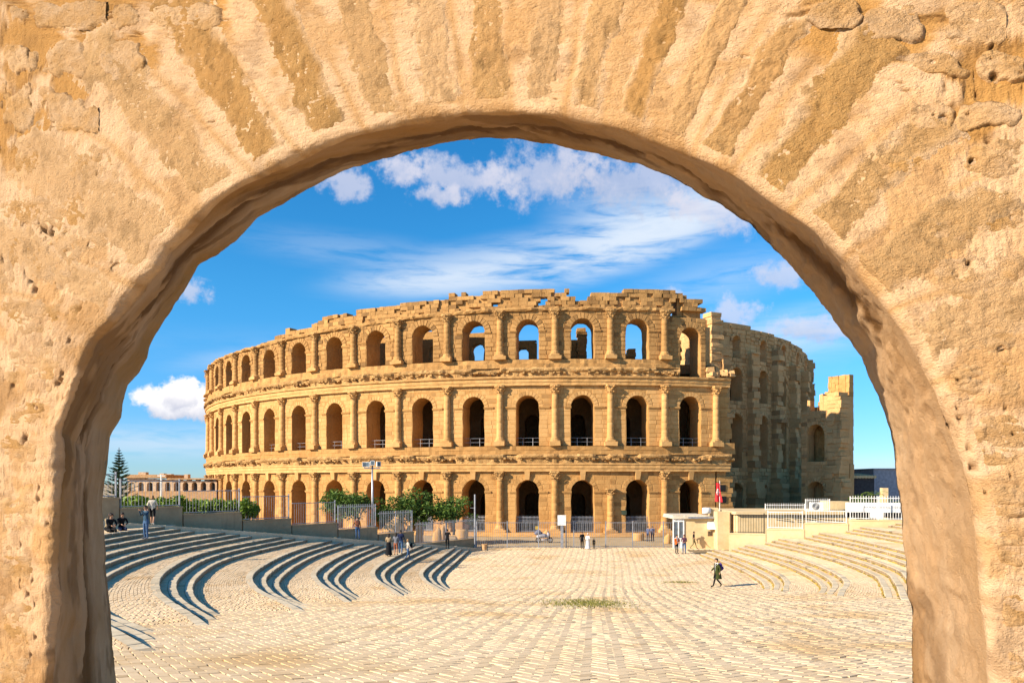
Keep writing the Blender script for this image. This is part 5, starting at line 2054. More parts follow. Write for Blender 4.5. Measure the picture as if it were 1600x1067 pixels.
# floodlight mast
p = at(582, 824, 74)
root = thing('floodlight_mast', 'tall pale mast with floodlights above the citrus trees', 'floodlight', (p.x, p.y, 0))
zt = at(578, 724, 74).z
mb = MB()
mb.tube([(0, 0, 0), (0, 0, zt * .55), (-.02, 0, zt - .2)], [.14, .11, .08], 10)
mb.build('mast', M['steel'], root, True)
mb = MB()
mb.bar((-.85, 0, zt - .45), (.75, 0, zt - .45), .09)
mb.build('cross_arm', M['steel'], root)
for (x, z, t) in ((-.78, zt - .1, .2), (-.42, zt - .1, -.2), (.05, zt + .05, 0), (.62, zt - .05, .5)):
    mb = MB()
    mb.box((x - .2, -.28, z - .24), (x + .2, .0, z + .24), .6, rot=t)
    mb.bar((x, 0, z), (x, .05, zt - .45), .06)
    h = mb.build('floodlight_head', M['white'], root)
    mb = MB()
    mb.box((x - .16, -.285, z - .2), (x + .16, -.282, z + .2), .6, rot=t, piv=(x, -.14))
    mb.build('lens', M['glass'], h)

# notice board
p = (fx(878, 72.2), 72.2)
root = thing('notice_board', 'white notice board on a thick grey post at the plaza fence', 'sign', (p[0], p[1], 0))
mb = MB()
mb.box((-.12, -.05, 0), (.14, .08, 2.2), .5)
mb.build('post', M['steel'], root)
mb = MB()
mb.box((-.42, -.10, 2.2), (.38, -.05, 3.2), .6)
mb.build('board', M['white'], root)

# dark green plaque on the facade, seen right of the fourth arch
mb = MB()
V = [pol(r, R(16.86 - BAY * 2 + 1.4) + u / AR, z) for r in (AR + .06, AR + .14) for z in (2.55, 3.05) for u in (-.3, .3)]
mb.add([tuple((Matrix.Rotation(-AX, 4, 'Z') @ Vector(v)) + CEN) for v in V], [(0, 1, 3, 2), (4, 6, 7, 5), (0, 4, 5, 1), (2, 3, 7, 6), (0, 2, 6, 4), (1, 5, 7, 3)], .5)
tag(mb.build('plaque', plain('green_plaque', (.05, .07, .045), .5)), 'small dark green plaque fixed to the wall beside an arch', 'plaque')

# sandstone boulders and column stumps behind the pickets
def boulder(label, px, py, Y, w, h, seed, cat='boulder', drum=False):
    random.seed(500 + seed)
    p = at(px, py, Y)
    n, m_ = 14, 9
    V, fs = [], []
    for j in range(m_ + 1):
        v = j / m_
        if drum:
            prof = 1 if v < .97 else .9
            z = h * v
        else:
            prof = math.sqrt(max(0, 1 - max(0, (v * 1.15 - .15)) ** 2.6)) if v > 0 else 1.0
            z = h * v
        for i in range(n):
            t = 6.2832 * i / n
            q = 1 + (.05 if drum else .22) * vnoise(np.array([[math.cos(t) * 1.4 + seed * 7, math.sin(t) * 1.4, v * 2.2]]), 4)[0]
            V.append((w / 2 * prof * q * math.cos(t), w / 2 * .8 * prof * q * math.sin(t), z * (1 + (.0 if drum else .1) * math.cos(t))))
    for j in range(m_):
        for i in range(n):
            fs.append((j * n + i, j * n + (i + 1) % n, (j + 1) * n + (i + 1) % n, (j + 1) * n + i))
    fs.append(tuple(m_ * n + i for i in range(n)))
    o = mesh_obj('boulder' if not drum else 'column_drum', V, fs, M['facade_pale'], None, True, tint=[.5] * len(fs))
    o.location = (p.x, p.y, 0)
    tag(o, label, cat, 'stone fragments behind the picket fence')


boulder('tallest golden sandstone boulder behind the picket fence', 613, 838, 74.5, 2.3, 2.7, 1)
boulder('upright square stone block right of the tallest boulder', 639, 838, 75, .9, 2.2, 2)
boulder('low rounded boulder between the mast and the tallest boulder', 577, 838, 75, 1.2, 2.2, 3)
boulder('worn stone lump left of the person photographing the ruin', 683, 840, 75, 1.1, 1.8, 4)
boulder('small upright stone right of the person photographing the ruin', 692, 838, 76, .55, 2.2, 5, 'stone')
boulder('short round column drum left of the thin pole', 722, 838, 76, 1.3, 1.6, 6, 'column drum', True)
boulder('tall stone stump behind the picket fence below the citrus row', 655, 838, 77, .8, 2.0, 7)
boulder('small rock resting against the facade behind the scooter', 853, 831, 85, .9, .95, 8)
boulder('pale stone block with a flat top behind the plaza fence', 997, 832, 82, 1.3, .8, 9, 'stone block', True)
boulder('yellowish round bush-like boulder beside the ticket kiosk', 1043, 838, 78, .8, 1.0, 10)

# covered scooter behind the plaza fence
root = thing('motor_scooter', 'motor scooter under a blue grey cover parked behind the plaza fence', 'scooter', (fx(850, 79), 79, 0), R(8))
for x in (-.62, .68):
    mb = MB()
    for i in range(16):
        a, b = 6.2832 * i / 16, 6.2832 * (i + 1) / 16
        mb.bar((x + .25 * math.cos(a), 0, .27 + .25 * math.sin(a)), (x + .25 * math.cos(b), 0, .27 + .25 * math.sin(b)), .1)
    w = mb.build('wheel', M['iron'], root)
    mb = MB()
    mb.tube([(x, -.04, .27), (x, .04, .27)], [.15, .15], 10)
    mb.build('rim', M['steel'], w)
mb = MB()
mb.tube([(-.75, 0, .55), (-.5, 0, .75), (0, 0, .72), (.3, 0, .7)], [.16, .26, .27, .16], 8)
mb.tube([(.3, 0, .5), (.5, 0, .8), (.45, 0, 1.1)], [.14, .17, .1], 8)
mb.box((-.3, -.17, .25), (.35, .17, .38), .5)
mb.build('body', M['greywall'], root, True)
mb = MB()
mb.tube([(-1.0, 0, .95), (-.6, 0, 1.15), (-.2, 0, .95)], [.12, .34, .1], 8)
mb.build('cover', plain('grey_blue_cover', (.13, .14, .2), .8), root, True)
mb = MB()
mb.bar((.42, -.34, 1.14), (.42, .34, 1.14), .05)
mb.bar((.42, 0, 1.1), (.68, 0, .3), .06)
mb.build('handlebar', M['iron'], root)
mb = MB()
mb.box((-.55, -.2, 1.3), (-.2, .2, 1.62), .5)
o = mb.build('crate', plain('yellow_crate', (.55, .36, .05), .7))
o.location = (fx(843, 79.2) + .1, 79.2, .1)
tag(o, 'yellow crate lying on top of the covered scooter', 'crate')

# rubbish basket at the foot of the plaza fence
p = gp(757, 861, 0)
root = thing('litter_basket', 'small brown litter basket on the paving left of the plaza fence', 'basket', (fx(757, 69), 69, 0))
mb = MB()
mb.tube([(0, 0, .12), (0, 0, .62)], [.20, .26], 10, cap=False)
mb.tube([(0, 0, .6), (0, 0, .66)], [.28, .28], 10, cap=False)
mb.build('bin', M['terracotta'], root)
mb = MB()
mb.bar((.27, .0, 0), (.27, 0, .75), .05)
mb.bar((-.27, .0, 0), (-.27, 0, .75), .05)
mb.build('stand', M['iron'], root)

# weeds in the joints of the square
def weeds(label, px, py, w, d, n, seed):
    random.seed(seed)
    Y = 12.0
    while HY + F * (EYE - ground_z((px - CX) / F * Y, Y)) / Y > py:
        Y += .05
    p = Vector(((px - CX) / F * Y, Y, 0))
    z = ground_z(p.x, p.y)
    mb = MB()
    for _ in range(n):
        x, y = random.gauss(0, w * .36), random.gauss(0, d * .4)
        if random.random() < .5:
            x = round(x / .23) * .23 + random.gauss(0, .03)
        a = random.uniform(0, 6.28)
        h = random.uniform(.03, .13)
        l = random.uniform(.03, .08)
        o = ground_z(p.x + x, p.y + y) - z
        mb.add([(x, y, o), (x + .02 * math.cos(a), y + .02 * math.sin(a), o), (x + l * math.cos(a + .7), y + l * math.sin(a + .7), h + o)], [(0, 1, 2)], random.random())
    o = mb.build('weeds', M['weed'])
    o.location = (p.x, p.y, z + .01)
    tag(o, label, 'weeds', None, 'stuff')


weeds('patch of dry green weeds growing in the middle of the square', 917, 943, 2.1, 3.6, 2600, 9)
weeds('thin brownish weeds in the paving left of the person walking', 1064, 910, 1.5, .5, 500, 10)

# ------------------------------------------------------------------ right side: kiosk, walls, fences, roofs
BY = 72.0


def box_thing(name, mat, lo, hi, label=None, cat=None, parent=None, group=None, jit=0):
    c = Vector(((lo[0] + hi[0]) / 2, (lo[1] + hi[1]) / 2, lo[2]))
    mb = MB()
    mb.box(Vector(lo) - c, Vector(hi) - c, .55, jit=jit)
    o = mb.build(name, mat, parent)
    o.location = c
    tag(o, label, cat, group)
    return o


root = thing('ticket_kiosk', 'cream ticket kiosk with a white flat roof at the end of the plaza fence', 'kiosk', (fx(1090, BY), BY, 0))
ox = fx(1090, BY)
rel = lambda px: fx(px, BY) - ox
zr = EYE - (810 - HY) / F * BY
mb = MB()
mb.box((rel(1068), 0, 0), (rel(1138), 4, zr - .02), .55)
mb.build('wall', M['cream_wall'], root)
mb = MB()
mb.box((rel(1050), -.25, zr), (rel(1127), 4.4, zr + .16), .6)
mb.box((rel(1050) + .05, -.2, zr + .16), (rel(1104), 4.3, zr + .34), .6)
rf = mb.build('roof', plain('cream_paint', (.66, .58, .44), .7), root)
mb = MB()
mb.box((rel(1074), -.42, zr + .02), (rel(1117), -.36, zr + .2), .5)
mb.build('gutter', M['steel'], root)
mb = MB()
for px in (1052, 1060, 1068):
    mb.box((rel(px) - .05, -.1, 0), (rel(px) + .05, 0.02, zr - .03), .6)
mb.box((rel(1052), -.09, .9), (rel(1068), .0, 1.0), .6)
mb.box((rel(1052), -.09, zr - .3), (rel(1068), .0, zr - .04), .6)
mb.build('window_frame', M['white'], root)
for (a, b) in ((1053, 1059.4), (1061, 1067.4)):
    mb = MB()
    mb.box((rel(a), -.04, 1.0), (rel(b), -.02, zr - .3), .5)
    mb.build('window_pane', M['glass'], root)
    mb = MB()
    mb.box((rel(a), -.05, .0), (rel(b), -.03, .9), .5)
    mb.build('lower_panel', M['white'], root)
# small hooded hatch and the dark window below it
mb = MB()
z0, z1 = EYE - (826 - HY) / F * BY, EYE - (814 - HY) / F * BY
xa, xb = rel(1105), rel(1118)
mb.add([(xa, -.75, z0), (xb - .1, -.75, z0), (xb - .1, -.01, z1), (xa, -.01, z1), (xa, -.01, z0), (xb - .1, -.01, z0)], [(0, 1, 2, 3), (0, 3, 4), (1, 5, 2), (0, 4, 5, 1)], .6)
mb.build('hatch_hood', M['white'], root)
mb = MB()
mb.box((rel(1106), -.03, EYE - (837 - HY) / F * BY), (rel(1113), -.004, EYE - (829.5 - HY) / F * BY), .5)
mb.build('hatch', M['bark'], root)
box_thing('stone_pier', M['cream_wall'], (fx(1121, 70.6), 70.6, 0), (fx(1142, 70.6), 71.9, EYE - (799 - HY) / F * 70.6), 'square cream pier at the right end of the ticket kiosk', 'pier')
mb = MB()
mb.tube([(0, 0, 0), (0, 0, .55), (0, 0, .6)], [.42, .42, .3], 14)
o = mb.build('water_tank', M['white'], None, True)
o.location = (fx(1104, 73.5), 73.5, zr + .42)
tag(o, 'small white round tank standing on the kiosk roof', 'tank')
box_thing('roof_block', M['cream_wall'], (fx(1111, 73.6), 73.6, zr + .22), (fx(1122, 73.6), 74.6, zr + 1.0), 'small cream block beside the white tank on the kiosk roof', 'block')

# flag
root = thing('flagpole', 'white pole with a hanging red flag above the ticket kiosk', 'flagpole', (fx(1124.5, 73.2), 73.2, zr + .2))
zt = EYE - (752 - HY) / F * 73.2 - (zr + .2)
mb = MB()
mb.tube([(0, 0, 0), (0, 0, zt)], [.05, .035], 8)
mb.tube([(0, 0, zt), (0, 0, zt + .1)], [.06, .01], 8)
mb.build('pole', M['white'], root, True)


def flag_cloth():
    nu, nv = 15, 27
    V = []
    wid, hgt = .62, 1.85
    for j in range(nv):
        v = j / (nv - 1)
        for i in range(nu):
            u = i / (nu - 1)
            slope = .34 * u * (1 - .3 * v)
            x = -.42 + (wid * (.65 + .35 * v)) * u + .05 * math.sin(5 * v + 3 * u)
            y = -.08 + .07 * math.sin(9 * u + 2.2 * v) * (.4 + .6 * v)
            V.append((x, y, zt - .12 - hgt * v - slope * .25))
    fs, mi = [], []
    for j in range(nv - 1):
        for i in range(nu - 1):
            u, v = (i + .5) / (nu - 1), (j + .5) / (nv - 1)
            X, Z = (u - .5) * wid, (v - .47) * hgt * .62
            r = math.hypot(X, Z)
            k = 0
            if r < .20:
                k = 1
                if .085 < r < .15 and not (X > .07 and abs(Z) < .07):
                    k = 0
                if math.hypot(X - .03, Z) < .05:
                    k = 0
            fs.append((j * nu + i, j * nu + i + 1, (j + 1) * nu + i + 1, (j + 1) * nu + i))
            mi.append(k)
    return V, fs, mi


V, fs, mi = flag_cloth()
fl = mesh_obj('flag', V, fs, [M['red'], M['white']], root, True, midx=mi)

# retaining wall of the right-hand terraces, stepping up to the right
def rpt(px):
    k = (px - CX) / F
    Y = 70.1 / (1 + .303 * k)
    return np.array([k * Y, Y])


rseg = [(1139, 1196, 833, 803, 'lowest cream wall stretch just right of the ticket kiosk', 'dark bar fence just right of the ticket kiosk'),
        (1198, 1256, 826, 799, 'second cream wall stretch right of the ticket kiosk', 'pale bar fence second from the ticket kiosk'),
        (1258, 1325, 817, 797, 'third cream wall stretch below the air conditioner', 'pale bar fence in front of the air conditioner'),
        (1327, 1420, 812, 777, 'tallest cream wall stretch beside the right jamb', 'tall white picket fence beside the right jamb')]
for i, (x0, x1, yt, yf, lw, lf) in enumerate(rseg):
    a, b = rpt(x0), rpt(x1)
    Ym = (a[1] + b[1]) / 2
    zt = EYE - (yt - HY) / F * Ym
    zf = EYE - (yf - HY) / F * Ym
    loc = (*((a + b) / 2), 0)
    mb = MB()
    wall_box(mb, a, b, .4, -.2, -.2, zt - .1, .5, cap=.10)
    mb.v = [(p[0] - loc[0], p[1] - loc[1], p[2]) for p in mb.v]
    w = mb.build('retaining_wall', M['cream_wall'])
    w.location = loc
    tag(w, lw, 'wall', 'cream walls above the right steps')
    d = (b - a) / np.hypot(*(b - a))
    n = np.array([-d[1], d[0]]) * .2
    fence_run(lf, 'fences above the right steps', a + n + d * .1, b + n - d * .1, zt, zt, zf - zt, M['iron'] if i == 0 else M['fence_white'], gap=.2, bar=.024 if i < 3 else .034, picket=(i == 3), rails=(.1, -.06), mid=0 if i < 3 else 1, post=.045)
a, b = rpt(1327) + np.array([.3, 1.3]), rpt(1425) + np.array([.3, 1.3])
za, zb_ = EYE - (808 - HY) / F * 62.5, EYE - (785 - HY) / F * 62.5
mb = MB()
c = (a + b) / 2
d = (b - a)
for t0, t1, z0, z1 in ((0, 1, za + .42, zb_), (0, .02, za, za + .42), (.4, .62, za, za + .42), (.93, 1, za, za + .42)):
    wall_box(mb, a + d * t0 - c, a + d * t1 - c, .25, z0, z0, z1, .6)
mb.add([(*(a - c + [0, .3]), za), (*(b - c + [0, .3]), za), (*(b - c + [0, .3]), za + .42), (*(a - c + [0, .3]), za + .42)], [(0, 1, 2, 3)], .1, 1)
mb.v = [(p[0], p[1], p[2]) for p in mb.v]
w = mb.build('parapet', [M['white'], M['dark']])
w.location = (*c, 0)
tag(w, 'long white parapet with two dark slots behind the tall picket fence', 'wall')
# low flat-roofed building behind the fences, with its pipes
root = thing('low_building', 'low cream flat roofed building behind the right hand fences', 'building', (fx(1245, 70), 70, 0))
ox = fx(1245, 70)
zt = EYE - (799 - HY) / F * 70
mb = MB()
mb.box((fx(1150, 70) - ox, -.5, 0), (fx(1334, 70) - ox, 9, zt - .25), .5)
mb.build('wall', M['cream_wall'], root)
mb = MB()
mb.box((fx(1146, 70) - ox, -.8, zt - .247), (fx(1337, 70) - ox, 9.3, zt), .6)
mb.build('roof', M['cream_wall'], root)
pts = [Vector((fx(px, 69.3) - ox, -.75, EYE - (py - HY) / F * 69.3)) for px, py in ((1222, 803), (1250, 806), (1290, 812), (1318, 814))]
mb = MB()
mb.tube(pts, [.05] * 4, 6)
mb.build('pipe', M['iron'], root)
for k, (px, py) in enumerate(((1208, 808), (1240, 811), (1275, 815))):
    mb = MB()
    p = Vector((fx(px, 69.3) - ox, -.72, EYE - (py - HY) / F * 69.3))
    mb.tube([p, p + Vector((1.6, 0, -.2))], [.04, .04], 6)
    mb.build('pipe', M['iron'], root)
root = thing('air_conditioner', 'white air conditioning unit standing on the low building roof', 'air conditioner', (fx(1277, 71), 71, zt))
mb = MB()
mb.box((-.6, 0, .08), (.6, .4, .85), .6)
for x in (-.45, .4):
    mb.box((x, 0.02, 0), (x + .08, .38, .08), .3)
mb.build('casing', M['white'], root)
mb = MB()
for r in (.30, .2, .1):
    for i in range(16):
        a, b = 6.2832 * i / 16, 6.2832 * (i + 1) / 16
        mb.bar((-.15 + r * math.cos(a), -.015, .46 + r * math.sin(a)), (-.15 + r * math.cos(b), -.015, .46 + r * math.sin(b)), .03)
mb.build('fan_grille', M['iron'], root)
fence_run('short white picket fence on the low building roof', 'fences above the right steps', (fx(1259, 72.5), 72.5), (fx(1296, 72.5), 72.5), zt, zt, 1.05, M['fence_white'], gap=.2, bar=.034, picket=True, rails=(.15, -.05))
fence_run('long low white picket fence along the low building roof', 'fences above the right steps', (fx(1196, 74), 74), (fx(1257, 74), 74), zt, zt, .55, M['fence_white'], gap=.22, bar=.034, picket=True, rails=(.1, -.05))
box_thing('roof_hut', M['cream_wall'], (fx(1294, 73.5), 73.5, zt), (fx(1326, 73.5), 75.5, EYE - (783 - HY) / F * 73.5), 'small cream rooftop hut left of the white parapet', 'hut')

# far right: grey block, dark shed, palm and pillar
Yf = 112
root = thing('grey_building', 'plain grey block of a building far behind the white parapet', 'building', (fx(1400, Yf), Yf, 0))
mb = MB()
mb.box((fx(1365, Yf) - fx(1400, Yf), 0, 0), (fx(1500, Yf) - fx(1400, Yf), 14, EYE - (733 - HY) / F * Yf), .5)
mb.build('wall', M['greywall'], root)
mb = MB()
mb.box((fx(1364, Yf) - fx(1400, Yf), -.2, EYE - (733 - HY) / F * Yf + .003), (fx(1501, Yf) - fx(1400, Yf), 14.2, EYE - (731.5 - HY) / F * Yf), .5)
mb.build('roof', M['greywall'], root)
root = thing('shed', 'dark shed with a ribbed roof right of the ruined spur', 'shed', (fx(1350, 106), 106, 0))
ox = fx(1350, 106)
zs_ = EYE - (746 - HY) / F * 106
mb = MB()
mb.box((fx(1330, 106) - ox, 0, 0), (fx(1366, 106) - ox, 5, zs_), .5)
mb.build('wall', plain('dark_shed_wall', (.06, .055, .055), .9), root)
mb = MB()
for i in range(9):
    x = fx(1329, 106) - ox + i * .42
    mb.tube([(x, -.3, zs_ + .1), (x, 5.2, zs_ + .5)], [.22, .22], 8)
mb.build('roof', M['cream_wall'], root)
for i, (px, Y, w, h) in enumerate(((1345, 98, 3.4, 5.2), (1395, 98, 3.6, 4.9))):
    bush('shrub', ('dark shrub in front of the dark shed', 'dark shrub below the grey building beside the right jamb')[i], 'shrub', (fx(px, Y), Y, 0), w, h, M['leaf'], 600, .17, True, 'shrubs on the far right', 70 + i)
box_thing('pillar', M['cream_wall'], (fx(1379, 96), 96, 0), (fx(1388, 96), 96.7, EYE - (762 - HY) / F * 96), 'lone cream pillar rising among the shrubs at the far right', 'pillar')


def palm():
    random.seed(77)
    Y = 93
    root = thing('palm', 'small yellow green palm behind the white parapet', 'palm', (fx(1366, Y), Y, 0))
    zt_ = EYE - (773 - HY) / F * Y
    mb = MB()
    mb.tube([(0, 0, -.1), (.05, 0, zt_ * .5), (0, 0, zt_)], [.2, .16, .14], 8)
    mb.build('trunk', M['bark'], root, True)
    for i in range(15):
        a = 6.283 * i / 15 + random.uniform(-.2, .2)
        d = Vector((math.cos(a), math.sin(a), 0))
        up = random.uniform(.5, 1.3)
        L = random.uniform(1.3, 1.9)
        mb = MB()
        for j in range(12):
            q = j / 11
            p = Vector((0, 0, zt_)) + d * L * q + Vector((0, 0, up * q * 1.3 - 1.2 * q * q))
            s_ = Vector((-d.y, d.x, 0))
            for sg in (-1, 1):
                e = p + s_ * sg * .42 * (1 - q * .6) + d * .25 - Vector((0, 0, .12))
                mb.add([p, p + d * .06, e], [(0, 1, 2)], random.uniform(.4, 1))
        mb.build('frond', M['leaf_hedge'], root)


palm()

# ------------------------------------------------------------------ people
SKIN = plain('skin', (.42, .23, .14), .6, .3)
HAIR = plain('dark_hair', (.02, .014, .010), .7, .3)
HAIRB = plain('light_hair', (.30, .17, .07), .7, .3)
CL = {}


def cloth(name, c):
    if name not in CL:
        CL[name] = plain(name, c, .85, .1, 0, .15, 14)
    return CL[name]


NAVY = cloth('navy_cloth', (.02, .03, .075))
DENIM = cloth('denim', (.06, .115, .22))
BLACK = cloth('black_cloth', (.012, .012, .014))
TEAL = cloth('blue_grey_cloth', (.035, .075, .12))
CREAM = cloth('cream_cloth', (.62, .54, .43))
BROWN = cloth('rust_cloth', (.30, .11, .06))
ORANGE = cloth('orange_cloth', (.55, .13, .02))
WHITE_C = cloth('white_cloth', (.74, .73, .70))
OLIVE = cloth('olive_cloth', (.045, .055, .016))
KHAKI = cloth('khaki_cloth', (.20, .17, .085))
PURPLE = cloth('purple_cloth', (.075, .04, .19))
GREY_C = cloth('grey_cloth', (.16, .17, .20))
GREEN_C = cloth('muted_green_cloth', (.10, .11, .05))


def hand_mb(side):
    """palm with five unequal, slightly curled fingers, wrist at the origin, pointing down"""
    m = MB()
    m.tube([(0, 0, .01), (0, -.004, -.04), (0, -.006, -.085)], [.020, .030, .031], 8)
    for i, (x, L) in enumerate(((-.026, .060), (-.009, .075), (.009, .082), (.026, .072))):
        m.tube([(x * .8, -.005, -.075), (x, -.014, -.085 - L * .5), (x, -.034, -.085 - L * .9)], [.0095, .0088, .0065], 6)
    m.tube([(.026 * side, -.006, -.03), (.05 * side, -.022, -.062), (.05 * side, -.036, -.092)], [.0115, .0105, .0075], 6)
    return m


POSES = {
    'stand': {},
    'walk': dict(kneeL=(.10, -.16, .50), ankL=(.10, -.26, .10), toeL=(.11, -.42, .06), kneeR=(-.10, .04, .48), ankR=(-.10, .34, .13), toeR=(-.11, .22, .03),
                 elL=(.25, .12, 1.16), wrL=(.25, .08, .93), elR=(-.25, -.06, 1.16), wrR=(-.24, -.24, 1.0)),
    'photo': dict(elL=(.24, -.14, 1.24), wrL=(.07, -.33, 1.50), elR=(-.24, -.14, 1.24), wrR=(-.07, -.33, 1.50)),
    'lean': dict(kneeL=(.11, -.10, .50), ankL=(.12, -.16, .09), toeL=(.13, -.32, .04), kneeR=(-.10, -.08, .50), ankR=(-.11, -.02, .09), toeR=(-.13, -.18, .04), elR=(-.30, .10, 1.17), wrR=(-.33, .10, .96)),
    'hold': dict(elL=(.24, -.03, 1.16), wrL=(.12, -.24, 1.12), elR=(-.24, -.03, 1.16), wrR=(-.10, -.25, 1.08)),
    'sit': dict(pel=(0, 0, .50), spn=(0, -.05, .70), chs=(0, -.12, .92), nek=(0, -.17, 1.07), hd0=(0, -.20, 1.13), hd1=(0, -.24, 1.22), hd2=(0, -.22, 1.31),
                shL=(.19, -.14, 1.00), shR=(-.19, -.14, 1.00), elL=(.24, -.30, .78), wrL=(.10, -.48, .70), elR=(-.24, -.30, .78), wrR=(-.10, -.48, .72),
                hipL=(.10, -.04, .46), hipR=(-.10, -.04, .46), kneeL=(.13, -.46, .50), ankL=(.13, -.48, .09), toeL=(.15, -.64, .04), kneeR=(-.13, -.46, .52), ankR=(-.12, -.42, .09), toeR=(-.14, -.58, .04)),
}
BASE = dict(pel=(0, 0, .95), spn=(0, 0, 1.13), chs=(0, 0, 1.34), nek=(0, .0, 1.49), hd0=(0, -.01, 1.55), hd1=(0, -.025, 1.645), hd2=(0, -.01, 1.735),
            shL=(.175, 0, 1.43), elL=(.235, .02, 1.16), wrL=(.25, -.05, .92), shR=(-.175, 0, 1.43), elR=(-.235, .02, 1.16), wrR=(-.25, -.05, .92),
            hipL=(.10, 0, .90), kneeL=(.105, -.015, .50), ankL=(.105, .015, .09), toeL=(.125, -.15, .035), hipR=(-.10, 0, .90), kneeR=(-.105, -.015, .50), ankR=(-.105, .015, .09), toeR=(-.125, -.15, .035))
RAD = dict(pel=(.145, .115), spn=(.125, .10), chs=(.155, .11), nek=(.055, .058), hd0=(.062, .07), hd1=(.079, .096), hd2=(.052, .066), sh=(.072, .07), el=(.044, .044), wr=(.031, .029), hip=(.10, .10), knee=(.062, .062), ank=(.042, .046), toe=(.042, .032))
EDGES = [('pel', 'spn'), ('spn', 'chs'), ('chs', 'nek'), ('nek', 'hd0'), ('hd0', 'hd1'), ('hd1', 'hd2')] + [(a + s, b + s) for s in 'LR' for a, b in (('sh', 'el'), ('el', 'wr'), ('hip', 'knee'), ('knee', 'ank'), ('ank', 'toe'))] + \
        [('chs', 'shL'), ('chs', 'shR'), ('pel', 'hipL'), ('pel', 'hipR')]
ZONE = {}
for (a, b) in EDGES:
    k = (a.rstrip('LR'), b.rstrip('LR'))
    ZONE[(a, b)] = {'pel,spn': 'shirt', 'spn,chs': 'shirt', 'chs,nek': 'shirt', 'nek,hd0': 'skin', 'hd0,hd1': 'skin', 'hd1,hd2': 'skin', 'sh,el': 'sleeve', 'el,wr': 'fore', 'hip,knee': 'thigh', 'knee,ank': 'shin', 'ank,toe': 'shoe', 'chs,sh': 'shirt', 'pel,hip': 'thigh'}[','.join(k)]


